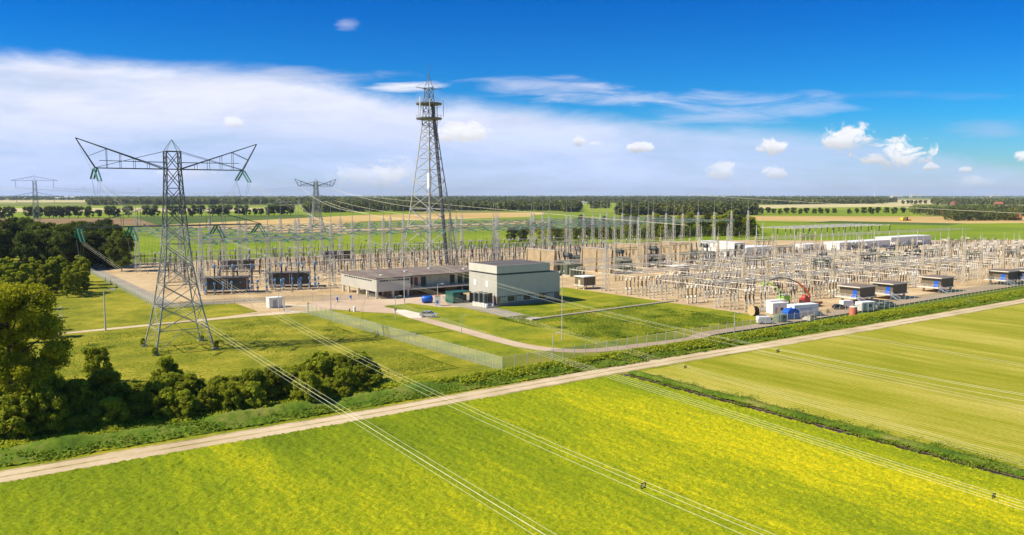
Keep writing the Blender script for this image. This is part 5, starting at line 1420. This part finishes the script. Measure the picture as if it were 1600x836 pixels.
u_, v_ = PU(1377, 481); place('car_w', None, u_, v_, .01, R(-20), 1.05, 'pale car parked beside the steps of the second relay house')
u_, v_ = PU(1389, 478); place('car_w', None, u_, v_, .01, R(-20), 1.0, 'rearmost pale car parked under the second relay house')
u_, v_ = PU(1196, 506); place('van_w', car('white', True), u_, v_, .04, R(-28), 1.0, 'white van parked on the road inside the fence, left of the blue tank')
u_, v_ = PU(1325, 480); place('van_w', None, u_, v_, .01, R(-20), 1.05, 'white van parked behind the black car')
def container(L_, D_, h, m1, rib=True):
    def f():
        t = thing('site_container', '', 'container')
        MB().box(0, L_, 0, D_, .15, h).build('body', M[m1], t)
        MB().box(-.05, L_+.05, -.05, D_+.05, h, h+.12).build('roof', M['white' if m1 == 'white_panel' else m1], t)
        MB().box(L_*.15, L_*.15+.9, -.04, .02, .2, 2.2).build('door', M['grey_paint'], t)
        MB().box(L_*.5, L_*.5+1.2, -.04, .02, 1.1, 2.0).build('window', M['glass'], t)
        m = MB(); [m.cbox(x, y, 0, .4, .4, .15) for x in (.3, L_-.3) for y in (.3, D_-.3)]; m.build('feet', M['black'], t)
        return t
    return f
def big_box():
    u, v = PU(1243, 497)
    t = thing('site_container', 'large white container with blue lettering beside the blue tank', 'container', u, v+.5, 0, R(-12))
    MB().box(0, 9.5, 0, 3.2, .15, 3.7).build('body', M['white'], t)
    MB().box(-.05, 9.55, -.05, 3.25, 3.7, 3.8).build('roof', M['white'], t)
    m = MB(); x = 2.6
    for i, w in enumerate((.45, .3, .45, .35, .5, .4, .35, .45, .4)):          # a line of small blue letters, too small to read
        m.box(x, x+.1, -.03, .0, 2.2, 2.75); m.box(x, x+w*.75, -.03, .0, 2.65, 2.75)
        if i % 2: m.box(x, x+w*.75, -.03, .0, 2.2, 2.3)
        x += w+.12
    m.build('lettering', M['strong_blue'], t)
big_box()
u_, v_ = PU(1216, 493); place('box_w', container(6, 3, 3.4, 'white_panel'), u_, v_+2, 0, R(-12), 1, 'white container left of the large lettered container')
u_, v_ = PU(1204, 482); place('box_w', None, u_, v_, 0, R(-12), (1.1, 1, .7), 'low white container behind the cable drum, farthest from the fence')
u_, v_ = PU(1352, 486); place('box_s', container(5.4, 2.5, 2.5, 'white_panel'), u_-2, v_, 0, R(-12), 1.1, 'small white container right of the salmon toilet cabin')
u_, v_ = PU(1220, 504); place('box_g', container(3.2, 2.2, 2.2, 'trans_green'), u_-1, v_, 0, R(-12), 1, 'grey-green steel box between the van and the blue tank')
u_, v_ = PU(1233, 498)
t = thing('blue_tank', 'blue barrel-roofed tank standing before the white containers', 'tank', u_, v_-.5, 0, R(-12))
MB().prism([(-2.2, .2), (2.2, .2), (2.2, 2.2), (1.7, 2.9), (.8, 3.2), (-.8, 3.2), (-1.7, 2.9), (-2.2, 2.2)], -1.2, 1.2).build('tank_body', M['strong_blue'], t)
MB().box(-2.25, 2.25, -1.25, 1.25, 0, .2).build('skid', M['black'], t)
MB().lathe([(3.2, .3), (3.5, .3)], n=10).build('hatch', M['strong_blue'], t)
u_, v_ = PU(1335, 495)
t = thing('toilet_cabin', 'round salmon-red site cabin beside the fence before the cars', 'toilet cabin', u_, v_+.5)
MB().lathe([(0.1, 1.1), (2.9, 1.1)], n=20).build('wall', M['salmon'], t); MB().lathe([(2.9, 1.15), (3.05, 1.15), (3.3, .4)], n=20).build('roof', M['offwhite'], t); MB().box(-.4, .4, -1.14, -1.05, .15, 2.2).build('door', M['red'], t)
u_, v_ = PU(1178, 493)
t = thing('cable_drum', 'big wooden cable drum standing on the gravel left of the van', 'cable drum', u_, v_, 0, R(-10))
o = MB().lathe([(-1.1, 1.6), (-.95, 1.6), (-.95, .9), (.95, .9), (.95, 1.6), (1.1, 1.6)], n=20).build('spool', M['wood'], t); o.rotation_euler = (0, R(90), 0); o.location = (0, 0, 1.6)
o = MB().lathe([(-.93, 1.3), (.93, 1.3)], n=20).build('cable_winding', M['black'], t); o.rotation_euler = (0, R(90), 0); o.location = (0, 0, 1.6)
u_, v_ = PU(1198, 486)
t = thing('pipe_stack', 'low white flatbed load of pipes between the drum and the container', 'pipes', u_, v_, 0, R(-35)); MB().box(-4, 4, -.8, .8, .2, .6).build('bed', M['white'], t)
m = MB(); [m.beam((-3.8, -.5+.25*i, .75), (3.8, -.5+.25*i, .75), .22, 6) for i in range(5)]; m.build('pipes', M['grey_paint'], t)
for i, (px, py, mm) in enumerate(((1268, 497, 'wood'), (1280, 492, 'offwhite'), (1272, 488, 'grey_paint'), (1290, 488, 'wood'), (1262, 500, 'offwhite'))):
    nm = ('wooden planks', 'pale blocks', 'grey profiles', 'brown boards', 'pale sacks')[i]
    u_, v_ = PU(px, py); t = thing('material_pile', 'low pile of %s right of the large white container' % nm, 'pile', u_, v_, 0, R(20*i))
    for k in range(4): MB().box(-1.6+.1*k, 1.6-.2*k, -.8+.1*k, .7-.1*k, .25*k, .25*k+.22).build('layer', M[mm], t)
def crane():
    u, v = PU(1262, 480)
    t = thing('mobile_crane', 'red truck crane with dark and orange folding boom reaching left over the yard', 'crane', u, v)
    MB().box(-1.3, 6.5, -1.2, 1.2, .8, 1.4).build('chassis', M['red'], t)
    MB().box(-3.2, -1.3, -1.2, 1.2, .7, 2.9).build('cab', M['red'], t); MB().box(-3.25, -3.15, -1, 1, 1.7, 2.6).build('windscreen', M['glass'], t)
    MB().box(1.5, 6.4, -1.2, 1.2, 1.4, 1.7).build('load_bed', M['wood'], t)
    wheelset(t, (-2.2, .2, 3.6, 4.8), 1.15, .5)
    MB().lathe([(1.4, .8), (3.4, .6)], n=12).build('slewing_column', M['red'], t)
    o = MB().lathe([(-.7, 1.1), (.7, 1.1)], n=16).build('cable_reel', M['red'], t); o.rotation_euler = (R(90), 0, 0); o.location = (-3.8, -1.4, 3.4)
    for x in (-.6, .9): MB().box(x-.2, x+.2, -2.6, 2.6, .3, .7).build('outrigger', M['red'], t)
    def wp(px, py):
        r_ = ray(px, py); x0, y0 = W(u, v); k = y0/r_[1]; x, y, z = r_[0]*k, y0, H+r_[2]*k
        dx, dy = x-x0, y-y0; return (dx*CA+dy*SA, -dx*SA+dy*CA, z)
    P = [(0, 0, 3.0)]+[wp(*q) for q in ((1266, 464), (1258, 450), (1246, 441), (1229, 434.5), (1217, 434), (1202, 438))]
    MB().path(P[:4], .7, 4).build('lower_boom', M['orange'], t)
    MB().path(P[3:], .6, 4).build('upper_boom', M['steel_dark'], t)
    m = MB(); m.beam(P[1], P[3], .3); m.build('hydraulic_ram', M['steel_dark'], t)
crane()
def lift():
    u, v = PU(1226, 474)
    t = thing('aerial_lift', 'lime green telescopic aerial lift in front of the crane boom', 'aerial lift', u, v)
    MB().prism([(-2.6, .8), (2.4, .8), (2.6, 1.6), (2.0, 2.6), (-.6, 2.9), (-2.4, 2.4)], -1.1, 1.1).build('body', M['bright_green'], t)
    MB().box(-1.6, .2, -1.15, 1.15, 2.9, 3.4).build('counterweight', M['white'], t)
    wheelset(t, (-1.7, 1.6), 1.0, .6)
    def wp(px, py):
        r_ = ray(px, py); x0, y0 = W(u, v); k = y0/r_[1]; x, y, z = r_[0]*k, y0, H+r_[2]*k
        dx, dy = x-x0, y-y0; return (dx*CA+dy*SA, -dx*SA+dy*CA, z)
    P = [(0, 0, 2.8), wp(1213, 449), wp(1200, 441), wp(1193, 442)]
    MB().beam(P[0], P[1], .75).build('lower_boom', M['bright_green'], t); MB().beam(P[1], P[2], .55).build('upper_boom', M['bright_green'], t)
    x, y, z = P[3]; m = MB()
    for a in (-.8, .8):
        for b in (-.5, .5): m.beam((x+a, y+b, z-.6), (x+a, y+b, z+.6), .1)
    m.box(x-.85, x+.85, y-.55, y+.55, z-.7, z-.55); m.build('basket', M['bright_green'], t)
lift()
# distant yellow harvester
x, y = G(1412, 345); u_, v_ = toUV(x, y); t = thing('harvester', 'tiny yellow harvester in the tan field at the upper right', 'harvester', u_, v_)
MB().box(-6, 5, -2.2, 2.2, 1.2, 4.6).build('body', M['yellow'], t); MB().box(5, 8, -2, 2, 1.4, 5.4).build('cab', M['glass'], t); MB().box(8, 9.6, -6, 6, .3, 1.8).build('header', M['red'], t); wheelset(t, (-4, 4.5), 2.2, 1.2)

# ------------------------------------------------------------------ farms, wind turbines
def house(L_, D_, h, rh, wallm, roofm):
    def f():
        t = thing('farmhouse', '', 'house')
        MB().box(0, L_, 0, D_, 0, h).build('wall', M[wallm], t)
        m = MB(); k = len(m.v); m.v += [(-.6, -.6, h), (L_+.6, -.6, h), (L_+.6, D_/2, h+rh), (-.6, D_/2, h+rh), (-.6, D_+.6, h), (L_+.6, D_+.6, h)]
        m.f += [(0, 1, 2, 3), (3, 2, 5, 4), (0, 3, 4), (1, 5, 2), (0, 4, 5, 1)]; r = m.build('roof', M[roofm], t)
        MB().box(L_*.7, L_*.7+.9, D_/2-.5, D_/2+.5, h+rh-.4, h+rh+1.2).build('chimney', M['house_brick'], r)
        for i in range(3): MB().box(L_*(.15+.28*i), L_*(.15+.28*i)+1.6, -.05, .03, 1, 2.6).build('window', M['glass'], t)
        return t
    return f
for i, (px, py, s, rt, nm) in enumerate(((1474, 336, 1.3, 20, 'at the left end of the right-hand farm trees'), (1578, 344, 1.1, -35, 'among the trees near the right edge'), (1556, 321, 1.5, -40, 'farther back above the right-hand trees'), (1492, 321, 1.8, 10, 'beyond the right-hand trees, left one'), (1028, 328, 1.9, -30, 'half hidden in the belt right of the middle'),
                                         (880, 326, 2.0, -25, 'in the distance right of the tall mast'), (890, 325, 1.6, -50, 'beside another one in the distance right of the tall mast'))):
    u_, v_ = PU(px, py); place('farm', house(16, 9, 3.2, 5, 'house_brick', 'red_roof'), u_, v_, 0, R(rt), s, 'farmhouse with orange tiled roof, '+nm, 'orange-roofed farmhouses')
for i, (px, py, s, nm) in enumerate(((1050, 332, 1.5, 'right of the middle behind the tree belt'), (905, 317, .9, 'far away above the middle of the yard'), (912, 317.5, .8, 'second one far away above the middle of the yard'), (1395, 309.5, 7, 'low on the horizon at the right'), (1425, 308.8, 8, 'second one low on the horizon at the right'),
                                     (1550, 308.5, 7, 'on the horizon near the right edge'), (100, 311, 5, 'on the horizon behind the straight-armed pylon'), (85, 312, 4, 'beside another one on the horizon behind the straight-armed pylon'))):
    u_, v_ = PU(px, py); place('barn', house(26, 12, 4, 4, 'white', 'grey_paint'), u_, v_, 0, R(-30), s if s < 3 else s*.6, 'pale farm building, '+nm, 'pale far farm buildings')
def turbine():
    t = thing('wind_turbine', '', 'wind turbine')
    MB().lathe([(0, 2.4), (60, 1.8), (100, 1.3)], n=8).build('tower', M['white'], t)
    MB().box(-2, 2, -4, 5, 99, 103).build('nacelle', M['white'], t)
    for k in range(3):
        a = 2*math.pi*k/3+.35; MB().beam((0, -5, 101), (math.sin(a)*44, -5, 101+math.cos(a)*44), 2.6, 4, .6).build('blade', M['white'], t)
    return t
tb = [(134, 8000), (220, 8500), (180, 9500), (411, 9500), (597, 9000), (1167, 8200), (1364, 8500)]+[(x, random.uniform(12500, 16000)) for x in (784, 797, 826, 843, 851, 868, 896, 928, 940, 952, 974, 996, 1018, 1040, 1062, 1113, 1127, 1141, 1303, 1332, 1420, 1445, 1570)]
for i, (px, d) in enumerate(tb):
    u_, v_ = toUV((px-800)/F*d, d)
    place('turbine', turbine, u_, v_, 0, R(random.uniform(-60, 10)), 1.0, '%s white wind turbine on the horizon, %s from the left of its kind' % (('larger', ordn[sorted(a[0] for a in tb[:7]).index(px)]) if i < 7 else ('tiny faint', (ordn+['twenty-first', 'twenty-second', 'twenty-third'])[i-7])), 'wind turbines on the horizon')

# ------------------------------------------------------------------ haze
def haze():
    m = bpy.data.materials.new('haze_air'); m.use_nodes = True; N = m.node_tree.nodes; L = m.node_tree.links; N.clear()
    v = N.new('ShaderNodeVolumePrincipled'); v.inputs['Color'].default_value = (.62, .76, 1.0, 1); v.inputs['Density'].default_value = HAZE_DENSITY; v.inputs['Anisotropy'].default_value = .0
    o = N.new('ShaderNodeOutputMaterial'); L.new(v.outputs[0], o.inputs['Volume'])
    b = MB().box(-23000, 23000, -23000, 23000, -1.5, 175).build('haze', m); tag(b, 'thin bluish summer haze over the whole plain', 'haze', kind='stuff')
haze()
